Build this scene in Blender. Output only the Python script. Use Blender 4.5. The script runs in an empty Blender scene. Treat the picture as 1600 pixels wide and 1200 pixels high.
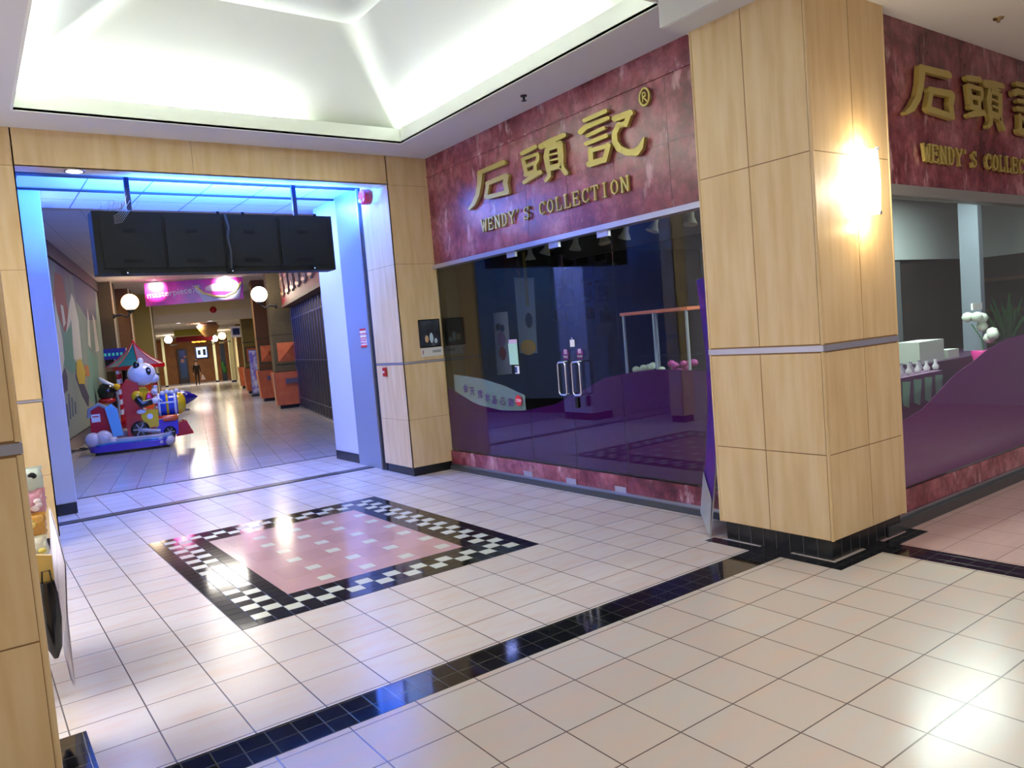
import bpy, math, random
from mathutils import Vector, Matrix
random.seed(7)
S = bpy.context.scene
COL = S.collection
R_ = math.radians
# ------------------------------------------------------------------ camera
CR = ((0.8072924013804634, -0.5844138493832284, -0.08209403950461908),
      (-0.1054647871338256, -0.005999520464361474, -0.9944049398648807),
      (0.5806514938824541, 0.8114335822493037, -0.06647844950597959))
CC = Vector((-2.032, -2.854, 1.542)); FPX = 1188.4
cd = bpy.data.cameras.new('camera'); cam = bpy.data.objects.new('camera', cd); COL.objects.link(cam)
cd.sensor_width = 36; cd.lens = FPX / 1600 * 36; cd.clip_start = .05; cd.clip_end = 200
rt, dn, fw = (Vector(v) for v in CR)
M = Matrix((rt, -dn, -fw)).transposed().to_4x4(); M.translation = CC
cam.matrix_world = M; S.camera = cam
# ------------------------------------------------------------------ world, exposure
w = bpy.data.worlds.new('world'); S.world = w; w.use_nodes = True
w.node_tree.nodes['Background'].inputs[0].default_value = (.55, .58, .65, 1)
w.node_tree.nodes['Background'].inputs[1].default_value = .25
S.view_settings.view_transform = 'Standard'; S.view_settings.look = 'None'
S.view_settings.exposure = .9; S.view_settings.gamma = 1; S.view_settings.use_curve_mapping = False
S.cycles.max_bounces = 8; S.cycles.transparent_max_bounces = 12; S.cycles.sample_clamp_indirect = 6
S.cycles.use_denoising = True

def at(x, y, p0, n):                       # the point of the plane (p0, n) seen at pixel x, y
    d = rt * ((x - 800) / FPX) + dn * ((y - 600) / FPX) + fw
    n = Vector(n); return CC + d * ((Vector(p0) - CC).dot(n) / d.dot(n))
def atX(x, y, X): return at(x, y, (X, 0, 0), (1, 0, 0))
def atY(x, y, Y): return at(x, y, (0, Y, 0), (0, 1, 0))
TH = R_(13); ED = Vector((math.sin(TH), math.cos(TH), 0)); ER = Vector((math.cos(TH), -math.sin(TH), 0)); CO = Vector((0, 7.4, 0))
def cw(r, d, z=0): return CO + ER * r + ED * d + Vector((0, 0, z))
def atD(x, y, d):                          # corridor frame (r, d, z) on the cross-section at distance d
    p = at(x, y, CO + ED * d, ED) - CO; return Vector((p.dot(ER), p.dot(ED), p.z))
def atR(x, y, r):
    p = at(x, y, CO + ER * r, ER) - CO; return Vector((p.dot(ER), p.dot(ED), p.z))

# ------------------------------------------------------------------ lamps of the place and added fills
def area(name, loc, size, power, color=(1, 1, 1), rot=(0, 0, 0), spread=180):
    l = bpy.data.lights.new(name, 'AREA'); l.shape = 'RECTANGLE'; l.size, l.size_y = size; l.energy = power; l.color = color
    l.spread = R_(spread)
    o = bpy.data.objects.new(name, l); COL.objects.link(o); o.location = loc; o.rotation_euler = rot; return o
def point(name, loc, power, color, rad=.05):
    l = bpy.data.lights.new(name, 'POINT'); l.energy = power; l.color = color; l.shadow_soft_size = rad
    o = bpy.data.objects.new(name, l); COL.objects.link(o); o.location = loc; return o
GW = (.93, 1, .95)
# tubes hidden in the trough round the raised ceiling
area('cove_tube_far', (-.35, 4.45, 3.70), (2.1, .05), 50, GW, (R_(180 + 12), 0, 0))
area('cove_tube_right', (2.03, 2.75, 3.70), (.05, 2.6), 58, GW, (0, R_(180 - 12), 0))
area('cove_tube_left', (-1.60, 2.5, 3.70), (.05, 3.4), 56, GW, (0, R_(180 + 12), 0))
area('cove_tube_near', (.2, .56, 3.70), (3.0, .05), 50, GW, (R_(180 - 12), 0, 0))
# blue tube lying on top of the sign cabinet under the passage ceiling
area('blue_tube', (.55, 5.32, 3.07), (2.2, .06), 560, (.03, .17, 1.0), (R_(180 - 25), 0, 0))
area('blue_bounce_fill', (.3, 6.9, 3.43), (2.6, .3), 78, (.36, .42, 1.0), (0, 0, 0))  # added fill for blue light bounced from the ceiling to the floor
# front hall: fluorescent panels in the lower ceiling behind the viewer, plus a fill
for i, (x, y, p) in enumerate(((0, -3.8, 34), (5.4, -3.8, 58), (-4.5, -4.2, 6), (.6, -2.2, 14), (-4.3, 1.6, 140))):
    area('hall_panel_or_fill_%d' % i, (x, y, 3.42), (1.2, .6) if i < 4 else (2.6, 2.4), p, (.97, .97, 1))  # the last is an unseen fill added to brighten the left side
# corridor ceiling lamps
for i, (r, d, p) in enumerate(((.6, 4.5, 26), (.6, 9.5, 38), (.6, 15.5, 65))):
    area('corridor_lamp_%d' % i, cw(r, d, 3.86), (.9, .9), p, (1, .93, .82), (0, 0, -TH))
for i, (r, d, p) in enumerate(((.3, 24, 80), (.6, 31, 100), (.6, 39, 130))):
    area('corridor_lamp_far_%d' % i, cw(r, d, 2.98), (.9, .9), p, (1, .92, .76), (0, 0, -TH))
area('store_lamp', (4.6, 2.2, 2.68), (1.2, 1.2), 2.2, (1, .95, .85))
area('store_bulkhead_fill', (5.2, .7, 2.70), (3.0, .3), 75, (.9, 1, .95))  # added fill that brightens the pale bulkhead behind the right window

# ------------------------------------------------------------------ materials
def srgb(r, g, b):
    return tuple(((c / 255) / 12.92 if c / 255 <= .04045 else ((c / 255 + .055) / 1.055) ** 2.4) for c in (r, g, b)) + (1,)
MATS = {}
def mat(name, c=None, rough=.5, metal=0, emit=None, es=1, alpha=1, spec=.5, coat=0):
    if name in MATS: return MATS[name]
    m = bpy.data.materials.new(name); m.use_nodes = True; b = m.node_tree.nodes['Principled BSDF']
    if c: b.inputs['Base Color'].default_value = srgb(*c)
    b.inputs['Roughness'].default_value = rough; b.inputs['Metallic'].default_value = metal
    b.inputs['Specular IOR Level'].default_value = spec; b.inputs['Alpha'].default_value = alpha
    b.inputs['Coat Weight'].default_value = coat
    if emit: b.inputs['Emission Color'].default_value = srgb(*emit); b.inputs['Emission Strength'].default_value = es
    MATS[name] = m; return m
def nt(m): return m.node_tree.nodes, m.node_tree.links, m.node_tree.nodes['Principled BSDF']
def ramp(N, stops):
    r = N.new('ShaderNodeValToRGB'); e = r.color_ramp.elements
    e[0].position, e[0].color = stops[0][0], srgb(*stops[0][1]); e[1].position, e[1].color = stops[-1][0], srgb(*stops[-1][1])
    for p, c in stops[1:-1]: k = e.new(p); k.color = srgb(*c)
    return r
def coords(N, L, scale=(1, 1, 1), loc=(0, 0, 0), rot=(0, 0, 0)):
    t = N.new('ShaderNodeTexCoord'); mp = N.new('ShaderNodeMapping'); mp.vector_type = 'POINT'
    mp.inputs['Scale'].default_value = scale; mp.inputs['Location'].default_value = loc; mp.inputs['Rotation'].default_value = rot
    L.new(t.outputs['Object'], mp.inputs['Vector']); return mp
def noise(N, L, mp, sc, det=4, rough=.5):
    n = N.new('ShaderNodeTexNoise'); n.inputs['Scale'].default_value = sc; n.inputs['Detail'].default_value = det
    n.inputs['Roughness'].default_value = rough; L.new(mp.outputs[0], n.inputs['Vector']); return n
def noisy(name, stops, sc=3, scale=(1, 1, 1), rough=.5, det=4, rot=(0, 0, 0), bump=0, coat=0, spec=.5):
    if name in MATS: return MATS[name]
    m = mat(name, rough=rough, coat=coat, spec=spec); N, L, b = nt(m); mp = coords(N, L, scale, rot=rot)
    n = noise(N, L, mp, sc, det); r = ramp(N, stops); L.new(n.outputs[0], r.inputs[0]); L.new(r.outputs[0], b.inputs['Base Color'])
    if bump:
        bp = N.new('ShaderNodeBump'); bp.inputs['Strength'].default_value = bump; bp.inputs['Distance'].default_value = .01
        L.new(n.outputs[0], bp.inputs['Height']); L.new(bp.outputs[0], b.inputs['Normal'])
    return m
wood = noisy('maple_panel', [(.3, (204, 172, 122)), (.5, (214, 184, 136)), (.7, (220, 194, 150))], 2.2, (6, 6, .7), .38, 5, spec=.4)
def tiles(name, ca, cb, grout, T, loc=(0, 0, 0), rotz=0, mortar=.0035, rough=.22, vein=(214, 180, 156), veins=.6, spec=.5):
    m = mat(name, rough=rough, spec=spec); N, L, b = nt(m); mp = coords(N, L, (1, 1, 1), loc, (0, 0, rotz))
    br = N.new('ShaderNodeTexBrick'); br.offset = 0; br.squash = 1; L.new(mp.outputs[0], br.inputs['Vector'])
    br.inputs['Scale'].default_value = 1; br.inputs['Brick Width'].default_value = T; br.inputs['Row Height'].default_value = T
    br.inputs['Mortar Size'].default_value = mortar; br.inputs['Mortar Smooth'].default_value = .2; br.inputs['Bias'].default_value = 0
    br.inputs['Color1'].default_value = srgb(*ca); br.inputs['Color2'].default_value = srgb(*cb); br.inputs['Mortar'].default_value = srgb(*grout)
    if veins:
        mp2 = coords(N, L, (1.2, 5, 1)); n = noise(N, L, mp2, 2.6, 6, .6)
        r = ramp(N, [(.45, (0, 0, 0)), (.75, (255, 255, 255))]); L.new(n.outputs[0], r.inputs[0])
        mx = N.new('ShaderNodeMix'); mx.data_type = 'RGBA'; mx.inputs[7].default_value = srgb(*vein)
        mu = N.new('ShaderNodeMath'); mu.operation = 'MULTIPLY'; mu.inputs[1].default_value = veins
        iv = N.new('ShaderNodeMath'); iv.operation = 'SUBTRACT'; iv.inputs[0].default_value = 1; L.new(br.outputs['Fac'], iv.inputs[1])
        m2 = N.new('ShaderNodeMath'); m2.operation = 'MULTIPLY'; L.new(iv.outputs[0], m2.inputs[0]); L.new(mu.outputs[0], m2.inputs[1])
        L.new(r.outputs[0], mu.inputs[0]); L.new(m2.outputs[0], mx.inputs[0]); L.new(br.outputs['Color'], mx.inputs[6]); L.new(mx.outputs[2], b.inputs['Base Color'])
    else: L.new(br.outputs['Color'], b.inputs['Base Color'])
    bp = N.new('ShaderNodeBump'); bp.inputs['Strength'].default_value = .25; bp.inputs['Distance'].default_value = .002; bp.invert = True
    L.new(br.outputs['Fac'], bp.inputs['Height']); L.new(bp.outputs[0], b.inputs['Normal'])
    return m
T = .305
def marble_mat(name):
    m = mat(name, rough=.27, spec=.6); N, L, b = nt(m); mp = coords(N, L, (1, 1, .8), rot=(.3, .2, .1))
    n = noise(N, L, mp, 2.2, 8, .62); r = ramp(N, [(.32, (92, 26, 36)), (.45, (136, 60, 70)), (.56, (160, 90, 98)), (.72, (190, 132, 134))]); L.new(n.outputs[0], r.inputs[0])
    n2 = noise(N, L, mp, 11, 6, .75); r2 = ramp(N, [(.40, (110, 60, 70)), (.60, (255, 255, 255))]); L.new(n2.outputs[0], r2.inputs[0])
    mx = N.new('ShaderNodeMix'); mx.data_type = 'RGBA'; mx.blend_type = 'MULTIPLY'; mx.inputs[0].default_value = .6
    L.new(r.outputs[0], mx.inputs[6]); L.new(r2.outputs[0], mx.inputs[7])
    mp3 = coords(N, L, (1, 1, .35), rot=(.5, .35, 0)); v = noise(N, L, mp3, 6.5, 4, .6)
    r3 = ramp(N, [(.61, (0, 0, 0)), (.70, (255, 255, 255))]); L.new(v.outputs[0], r3.inputs[0])
    mm = N.new('ShaderNodeMath'); mm.operation = 'MULTIPLY'; mm.inputs[1].default_value = .55; L.new(r3.outputs[0], mm.inputs[0])
    m3 = N.new('ShaderNodeMix'); m3.data_type = 'RGBA'; m3.inputs[7].default_value = srgb(222, 176, 178)
    L.new(mm.outputs[0], m3.inputs[0]); L.new(mx.outputs[2], m3.inputs[6]); L.new(m3.outputs[2], b.inputs['Base Color'])
    return m
marble = marble_mat('red_marble')
marble_seam = mat('marble_joint', (96, 44, 52), .4)
white = mat('white_paint', (214, 214, 210), .7); cove_w = mat('cove_paint', (232, 236, 226), .8)
greyw = mat('grey_paint', (168, 166, 172), .6); dark = mat('black_metal', (24, 26, 28), .5); blackt = mat('black_skirting', (22, 24, 26), .25)
steel = mat('brushed_steel', (176, 182, 190), .3, 1); alum = mat('aluminium', (190, 190, 205), .35, .8); gold = mat('gold_letter', (186, 168, 92), .4, .45)
chrome = mat('chrome', (225, 225, 225), .15, 1)
purple = mat('purple_film', (78, 22, 92), .4); magenta_f = mat('magenta_film', (112, 20, 108), .4)
olive = noisy('olive_stucco', [(.3, (122, 106, 48)), (.7, (140, 122, 58))], 30, rough=.8); brownp = noisy('brown_stucco', [(.3, (104, 70, 36)), (.7, (122, 84, 44))], 20, rough=.8)
dolive = noisy('dark_olive_stucco', [(.3, (82, 72, 46)), (.7, (96, 84, 54))], 20, rough=.8)
orange = noisy('orange_panel', [(.3, (190, 92, 48)), (.7, (206, 108, 60))], 6, rough=.55)
beige = mat('beige_paint', (214, 196, 150), .7)
black = mat('black_gloss', (14, 14, 16), .2)
def glass_mat(name, tint=(.93, .97, .95, 1), boost=1.0):
    m = bpy.data.materials.new(name); m.use_nodes = True; N = m.node_tree.nodes; L = m.node_tree.links
    for n in list(N): N.remove(n)
    o = N.new('ShaderNodeOutputMaterial'); t = N.new('ShaderNodeBsdfTransparent'); t.inputs[0].default_value = tint
    g = N.new('ShaderNodeBsdfGlossy'); g.inputs['Roughness'].default_value = .01; f = N.new('ShaderNodeFresnel'); f.inputs[0].default_value = 1.52
    mu = N.new('ShaderNodeMath'); mu.operation = 'MULTIPLY'; mu.inputs[1].default_value = boost; mu.use_clamp = True
    mx = N.new('ShaderNodeMixShader'); ge = N.new('ShaderNodeNewGeometry'); io = N.new('ShaderNodeMath'); io.operation = 'MULTIPLY_ADD'; io.inputs[1].default_value = 1 / 1.52 - 1.52; io.inputs[2].default_value = 1.52
    L.new(ge.outputs['Backfacing'], io.inputs[0]); L.new(io.outputs[0], f.inputs[0]); L.new(f.outputs[0], mu.inputs[0]); L.new(mu.outputs[0], mx.inputs[0]); L.new(t.outputs[0], mx.inputs[1]); L.new(g.outputs[0], mx.inputs[2]); L.new(mx.outputs[0], o.inputs[0])
    MATS[name] = m; return m
glass = glass_mat('shop_glass', boost=.95)
def film_mat(name, col, fac):
    m = bpy.data.materials.new(name); m.use_nodes = True; N = m.node_tree.nodes; L = m.node_tree.links; b = N['Principled BSDF']
    b.inputs['Base Color'].default_value = srgb(*col); b.inputs['Alpha'].default_value = fac; b.inputs['Roughness'].default_value = .6; b.inputs['Specular IOR Level'].default_value = .1
    MATS[name] = m; return m
pfilm = film_mat('purple_film_clear', (66, 4, 74), .95); pfilm_r = film_mat('purple_film_reflecting', (112, 20, 112), .95); wfilm = film_mat('frosted_film', (190, 205, 200), .32)  # right-hand film lighter: the floor's reflection is put into its colour

# ------------------------------------------------------------------ mesh builder
class B:
    def __init__(s, mats): s.v = []; s.f = []; s.mi = []; s.mats = mats if isinstance(mats, (list, tuple)) else [mats]; s.sm = []
    def add(s, vs, fs, mi=0, sm=False):
        o = len(s.v); s.v += [tuple(p) for p in vs]; s.f += [tuple(i + o for i in f) for f in fs]; s.mi += [mi] * len(fs); s.sm += [sm] * len(fs); return s
    def box(s, x0, x1, y0, y1, z0, z1, mi=0, taper=0):
        t = taper
        return s.add([(x0 + t, y0 + t, z0), (x1 - t, y0 + t, z0), (x1 - t, y1 - t, z0), (x0 + t, y1 - t, z0), (x0, y0, z1), (x1, y0, z1), (x1, y1, z1), (x0, y1, z1)],
                     [(0, 3, 2, 1), (4, 5, 6, 7), (0, 1, 5, 4), (1, 2, 6, 5), (2, 3, 7, 6), (3, 0, 4, 7)], mi)
    def rbox(s, x0, x1, y0, y1, z0, z1, r=.01, mi=0):           # box with chamfered edges
        n = []
        for z, i in ((z0, r), (z0 + r, 0), (z1 - r, 0), (z1, r)):
            a, b, c, d = x0 + i, x1 - i, y0 + i, y1 - i
            n.append([(a + r, c, z), (b - r, c, z), (b, c + r, z), (b, d - r, z), (b - r, d, z), (a + r, d, z), (a, d - r, z), (a, c + r, z)])
        return s.rings(n, mi, True)
    def rings(s, R, mi=0, cap=True, sm=False):
        n = len(R[0]); o = []
        for r in R: o += r
        F = [(k * n + i, k * n + (i + 1) % n, (k + 1) * n + (i + 1) % n, (k + 1) * n + i) for k in range(len(R) - 1) for i in range(n)]
        s.add(o, F, mi, sm)
        if cap:
            s.add(R[0], [tuple(reversed(range(n)))], mi); s.add(R[-1], [tuple(range(n))], mi)
        return s
    def lathe(s, prof, c=(0, 0, 0), n=20, mi=0, axis='z', cap=True, sm=True):
        R = []
        for r, h in prof:
            r = max(r, 1e-4); ring = []
            for i in range(n):
                a = 2 * math.pi * i / n; x, y = r * math.cos(a), r * math.sin(a)
                p = {'z': (x, y, h), 'x': (h, x, y), 'y': (x, h, -y)}[axis]
                ring.append((p[0] + c[0], p[1] + c[1], p[2] + c[2]))
            R.append(ring)
        return s.rings(R, mi, cap, sm)
    def ball(s, c, r, n=16, mi=0, q=None):
        r = (r, r, r) if not isinstance(r, (tuple, list)) else r; R = []
        for k in range(1, n // 2 + 1 if False else n // 2):
            t = math.pi * k / (n // 2); R.append([(math.sin(t) * math.cos(2 * math.pi * i / n) * r[0], math.sin(t) * math.sin(2 * math.pi * i / n) * r[1], -math.cos(t) * r[2]) for i in range(n)])
        top = [(0, 0, r[2])]; bot = [(0, 0, -r[2])]; vs = bot + [p for g in R for p in g] + top
        if q: vs = [tuple(q @ Vector(p)) for p in vs]
        vs = [(p[0] + c[0], p[1] + c[1], p[2] + c[2]) for p in vs]; m = len(R)
        F = [(0, 1 + (i + 1) % n, 1 + i) for i in range(n)] + [(1 + k * n + i, 1 + k * n + (i + 1) % n, 1 + (k + 1) * n + (i + 1) % n, 1 + (k + 1) * n + i) for k in range(m - 1) for i in range(n)]
        F += [(1 + (m - 1) * n + i, 1 + (m - 1) * n + (i + 1) % n, 1 + m * n) for i in range(n)]
        return s.add(vs, F, mi, True)
    def tube(s, pts, r, n=8, mi=0, closed=False):
        pts = [Vector(p) for p in pts]; rs = r if isinstance(r, (list, tuple)) else [r] * len(pts); R = []; up = None
        for i, p in enumerate(pts):
            a = pts[i - 1] if i or closed else p; b = pts[(i + 1) % len(pts)] if i < len(pts) - 1 or closed else p
            t = (b - a).normalized()
            if up is None: up = t.orthogonal().normalized()
            else:
                up = (up - t * up.dot(t)); up = up.normalized() if up.length > 1e-5 else t.orthogonal().normalized()
            bi = t.cross(up); R.append([tuple(p + (up * math.cos(2 * math.pi * k / n) + bi * math.sin(2 * math.pi * k / n)) * rs[i]) for k in range(n)])
        if closed: R.append(R[0]); return s.rings(R, mi, False, True)
        return s.rings(R, mi, True, True)
    def prism(s, poly, a, b, fn, mi=0):                          # polygon (u, v) extruded from a to b; fn(u, v, w) -> point
        n = len(poly); vs = [fn(u, v, a) for u, v in poly] + [fn(u, v, b) for u, v in poly]
        return s.add(vs, [tuple(range(n)), tuple(reversed(range(n, 2 * n)))] + [(i, i + n, (i + 1) % n + n, (i + 1) % n) for i in range(n)], mi)
    def build(s, name, parent=None, fix=True):
        me = bpy.data.meshes.new(name); me.from_pydata(s.v, [], s.f)
        for m in s.mats: me.materials.append(m)
        me.polygons.foreach_set('material_index', s.mi); me.polygons.foreach_set('use_smooth', s.sm); me.update()
        if fix:
            import bmesh
            bm = bmesh.new(); bm.from_mesh(me); bmesh.ops.recalc_face_normals(bm, faces=bm.faces); bm.to_mesh(me); bm.free()
        o = bpy.data.objects.new(name, me); COL.objects.link(o)
        if parent: o.parent = parent
        return o
def tag(o, label=None, cat=None, group=None, kind=None):
    if label: o['label'] = label
    if cat: o['category'] = cat
    if group: o['group'] = group
    if kind: o['kind'] = kind
    return o
def thing(name, label, cat, loc=(0, 0, 0), rz=0, group=None):
    o = bpy.data.objects.new(name, None); COL.objects.link(o); o.empty_display_size = .1
    o.location = loc; o.rotation_euler = (0, 0, rz); return tag(o, label, cat, group)
def struct(o, label, cat): return tag(o, label, cat, None, 'structure')
def move(o, loc, rz=0): o.location = loc; o.rotation_euler = (0, 0, rz); return o
def copy_tree(o, parent=None):
    c = o.copy(); COL.objects.link(c)
    if parent: c.parent = parent
    for ch in list(o.children): copy_tree(ch, c)
    return c
def text(name, body, size, m, parent, loc, rot, ext=.002, align='CENTER'):
    cu = bpy.data.curves.new(name, 'FONT'); cu.body = body; cu.size = size; cu.extrude = ext; cu.align_x = align; cu.align_y = 'CENTER'
    ob = bpy.data.objects.new(name + '_c', cu); COL.objects.link(ob)
    dg = bpy.context.evaluated_depsgraph_get(); me = bpy.data.meshes.new_from_object(ob.evaluated_get(dg)); me.name = name
    bpy.data.objects.remove(ob); me.materials.clear(); me.materials.append(m)
    o = bpy.data.objects.new(name, me); COL.objects.link(o); o.location = loc; o.rotation_euler = rot
    if parent: o.parent = parent
    return o

# ================================================================== FLOORS
XL, XR = -1.5, 2.0                        # passage opening
SX, SY = 2.52, -.2                        # planes of the two shop fronts
ft = tiles('cream_tiles_far', (216, 208, 200), (208, 198, 188), (96, 88, 82), T, (0, .5957 * -1, 0))
fs = tiles('cream_tiles_near', (200, 194, 180), (196, 184, 168), (104, 92, 84), T, (0, 0, 0))
fp = tiles('pink_tiles', (186, 158, 152), (182, 150, 144), (150, 120, 114), T, (.05, 0, 0), vein=(198, 164, 152))
fc = tiles('passage_tiles', (180, 180, 186), (170, 170, 176), (110, 106, 108), T, (0, -7.55, 0), TH, rough=.18, mortar=.003)
struct(B(ft).add([(-6, .27, 0), (SX, .27, 0), (SX, 7.55, 0), (-6, 7.55, 0)], [(0, 1, 2, 3)]).build('floor'), 'cream square tile floor under the skylight recess, up to the passage threshold', 'floor')
struct(B(fs).add([(-9, -9, 0), (2.46, -9, 0), (2.46, .04, 0), (-9, .04, 0)], [(0, 1, 2, 3)]).build('floor'), 'cream square tile floor in front of the dark band', 'floor')
struct(B(fp).add([(2.67, -9, 0), (9.5, -9, 0), (9.5, SY, 0), (2.67, SY, 0)], [(0, 1, 2, 3)]).build('floor'), 'pink tile floor before the right-hand shop window', 'floor')
q = [cw(-7, .0), cw(6, .0), cw(6, 56), cw(-7, 56)]
struct(B(fc).add([(-4, 7.55, 0), (5, 7.55, 0), tuple(cw(6, 3)), tuple(cw(6, 56)), tuple(cw(-7, 56)), tuple(cw(-4.2, 1.5))], [(0, 1, 2, 3, 4, 5)]).build('floor'), 'long pale tile floor of the passage beyond the threshold', 'floor')
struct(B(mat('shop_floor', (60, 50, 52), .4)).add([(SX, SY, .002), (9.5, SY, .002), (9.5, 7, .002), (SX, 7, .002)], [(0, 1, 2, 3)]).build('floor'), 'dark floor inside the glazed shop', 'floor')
bt = tiles('black_band_tiles', (20, 22, 28), (26, 26, 30), (70, 72, 60), .1085, (0, -.04, 0), mortar=.003, rough=.07, veins=0, spec=.6)
bt2 = tiles('black_band_tiles_side', (20, 22, 28), (26, 26, 30), (70, 72, 60), .105, (0, 0, 0), mortar=.003, rough=.07, veins=0, spec=.6)
struct(B(bt).box(-9, 2.46, .04, .27, -.01, .001).build('trim_1'), 'dark glossy tile band crossing the cream floor diagonally in the foreground', 'floor band')
struct(B(bt2).box(2.46, 2.67, -9, SY, -.01, .001).build('trim_2'), 'dark tile band dividing cream floor from pink floor', 'floor band')
struct(B([mat('threshold_steel', (120, 124, 132), .3, .8), dark]).box(-3.2, 3, 5.92, 5.98, -.01, .003, 1).box(-3.2, 3, 5.98, 6.07, -.01, .004, 0).box(-3.2, 3, 6.07, 6.11, -.01, .003, 1)
       .box(-3.2, 3, 7.50, 7.56, -.01, .003, 1).build('trim_3'), 'metal shutter channel and dark line set in the passage threshold', 'threshold')
# mosaic
mo = thing('floor_mosaic', 'square mosaic of pink tiles framed by a black and cream checker border in the floor', 'mosaic', (-.915, 1.51, 0))
W_, H_ = 7 * T, 9 * T; s3 = T / 3
gm = mat('mosaic_grout', (70, 70, 70), .5); bk = mat('mosaic_black', (18, 20, 26), .08, spec=.6); cr = mat('mosaic_cream', (206, 208, 190), .2); pk = mat('mosaic_pink', (192, 150, 146), .14)
pk2 = mat('mosaic_pink_b', (184, 142, 138), .14)
B(gm).box(0, W_, 0, H_, -.004, .0008).build('bedding', mo)
b = B([bk, cr]); g = .0025
for i in range(21):
    for j in range(27):
        e = min(i, 20 - i, j, 26 - j)
        if e > 3: continue
        x, y = i * s3, j * s3
        c = 1 if e in (1, 2) and (i + j) % 2 == 0 else 0
        b.box(x + g, x + s3 - g, y + g, y + s3 - g, 0, .002, c)
b.build('checker_border', mo)
b = B([pk, pk2, cr]); X0, Y0, X1, Y1 = 4 * s3, 4 * s3, 17 * s3, 23 * s3
b.box(X0, X1, Y0, Y1, 0, .0016, 0)
for j in range(7):
    for i in range(5):
        x = X0 + i * T + .06 + (j % 2) * .03; y = Y0 + j * T
        b.box(max(X0, x + .004), min(X1, x + T - .004 - s3), y + .004, min(Y1, y + T - .004), 0, .002, (i + j) % 2)
        if x + T - s3 < X1 - .05: b.box(x + T - s3, x + T - .004, y + .09, min(Y1, y + .09 + s3 * .95), 0, .0026, 2)
b.build('pink_field', mo)

# ================================================================== COLUMNS
def column(x0, x1, y0, y1, h, label, seams):
    t = thing('wooden_column', label, 'column', (x0, y0, 0)); W, D = x1 - x0, y1 - y0
    sm = mat('wood_joint', (140, 104, 62), .6); b = B([wood, sm])
    lv = [.13, .655, 1.275, 1.325, 2.46, h]; gp = .003
    b.box(gp, W - gp, gp, D - gp, .13, h, 1)
    for a, c in ((0, 1), (1, 2), (3, 4), (4, 5)):
        z0, z1 = lv[a] + gp, lv[c] - gp
        for u0, u1 in ((0, seams), (seams, 1)):
            b.box(0, .012, u0 * D + (gp if u0 else .018), u1 * D - (gp if u1 < 1 else .018), z0, z1)
            b.box(W - .012, W, u0 * D + (gp if u0 else .018), u1 * D - (gp if u1 < 1 else .018), z0, z1)
            b.box(u0 * W + (gp if u0 else .018), u1 * W - (gp if u1 < 1 else .018), 0, .012, z0, z1)
            b.box(u0 * W + (gp if u0 else .018), u1 * W - (gp if u1 < 1 else .018), D - .012, D, z0, z1)
    b.build('cladding', t)
    for cx, cy in ((.007, .007), (W - .007, .007), (.007, D - .007), (W - .007, D - .007)):
        B(wood).lathe([(.011, .13), (.011, 1.278)], (cx, cy, 0), 10).lathe([(.011, 1.322), (.011, h)], (cx, cy, 0), 10).build('corner_bead', t)
    B(alum).box(-.004, W + .004, -.004, D + .004, 1.282, 1.318).build('metal_strip', t)
    sk = B([blackt, mat('skirting_joint', (90, 90, 92), .5)]); sk.box(.03, W - .03, .03, D - .03, 0, .13)
    for k in range(1, 8):
        sk.box(.03 + (W - .06) * k / 8 - .0015, .03 + (W - .06) * k / 8 + .0015, .0285, W, .004, .128, 1) if False else None
        y = .03 + (D - .06) * k / 8; sk.box(.0288, .031, y - .0015, y + .0015, .004, .128, 1)
        x = .03 + (W - .06) * k / 8; sk.box(x - .0015, x + .0015, .0288, .031, .004, .128, 1)
    sk.build('skirting', t)
    return t
CX0, CX1, CY0, CY1 = 2.10, 2.97, -.27, .58
column(CX0, CX1, CY0, CY1, 3.45, 'square maple-clad column at the shop corner, with a lit wall sconce', .52)
column(-2.75, -1.905, .10, .74, 3.45, 'square maple-clad column at the left edge, close to the viewer', .62)
struct(B(bt2).box(CX0 - .1, CX1 + .08, CY0 - .1, CY0 + .001, -.01, .0015).box(CX0 - .1, CX0 + .001, CY0, CY1 + .06, -.01, .0015).box(CX1, CX1 + .08, CY0, SY - .0, -.01, .0015)
       .build('trim_4'), 'dark tile border round the foot of the corner column', 'floor border')
struct(B(bt2).box(-2.85, -1.77, .10, .84, -.01, .0016).build('trim_5'), 'dark tile border round the foot of the left column', 'floor border')

# ================================================================== PORTAL WALL
PY = 4.85; HZ = 3.3; CZ = 3.62
wj = mat('wood_joint', (140, 104, 62), .6)
def pier(x0, x1, y0, y1, nm, label):
    b = B([wood, wj, alum, greyw]); b.box(x0 + .004, x1 - .004, y0 + .004, y1, .1, CZ, 1); gp = .002
    for z0, z1 in ((.1, .65), (.65, 1.285), (1.312, 2.42), (2.42, HZ), (HZ, CZ)):
        b.box(x0, x1, y0, y0 + .01, z0 + gp, z1 - gp); b.box(x0, x0 + .01, y0, y1 - .001, z0 + gp, z1 - gp); b.box(x1 - .01, x1, y0, y1 - .001, z0 + gp, z1 - gp)
    b.box(x0 - .003, x1, y0 - .003, y1 - .002, 1.288, 1.309, 2)
    return struct(b.build(nm), label, 'wall')
pier(XR, SX + .03, PY, 5.55, 'wall_right', 'maple-clad wall pier between the passage and the red marble shop front')
pier(-1.76, XL, PY, 5.1, 'wall_left', 'narrow maple-clad wall pier left of the passage')
b = B([wood, wj]); b.box(XL, XR, PY + .004, PY + .22, HZ, CZ, 1)
for a, c in ((XL, -.05), (-.05, XR)): b.box(a + .002, c - .002, PY, PY + .01, HZ, CZ)
b.box(XL, XR, PY, PY + .22, HZ - .001, HZ + .01, 0)
struct(b.build('wall_back'), 'maple-clad header over the passage opening', 'wall')
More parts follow.
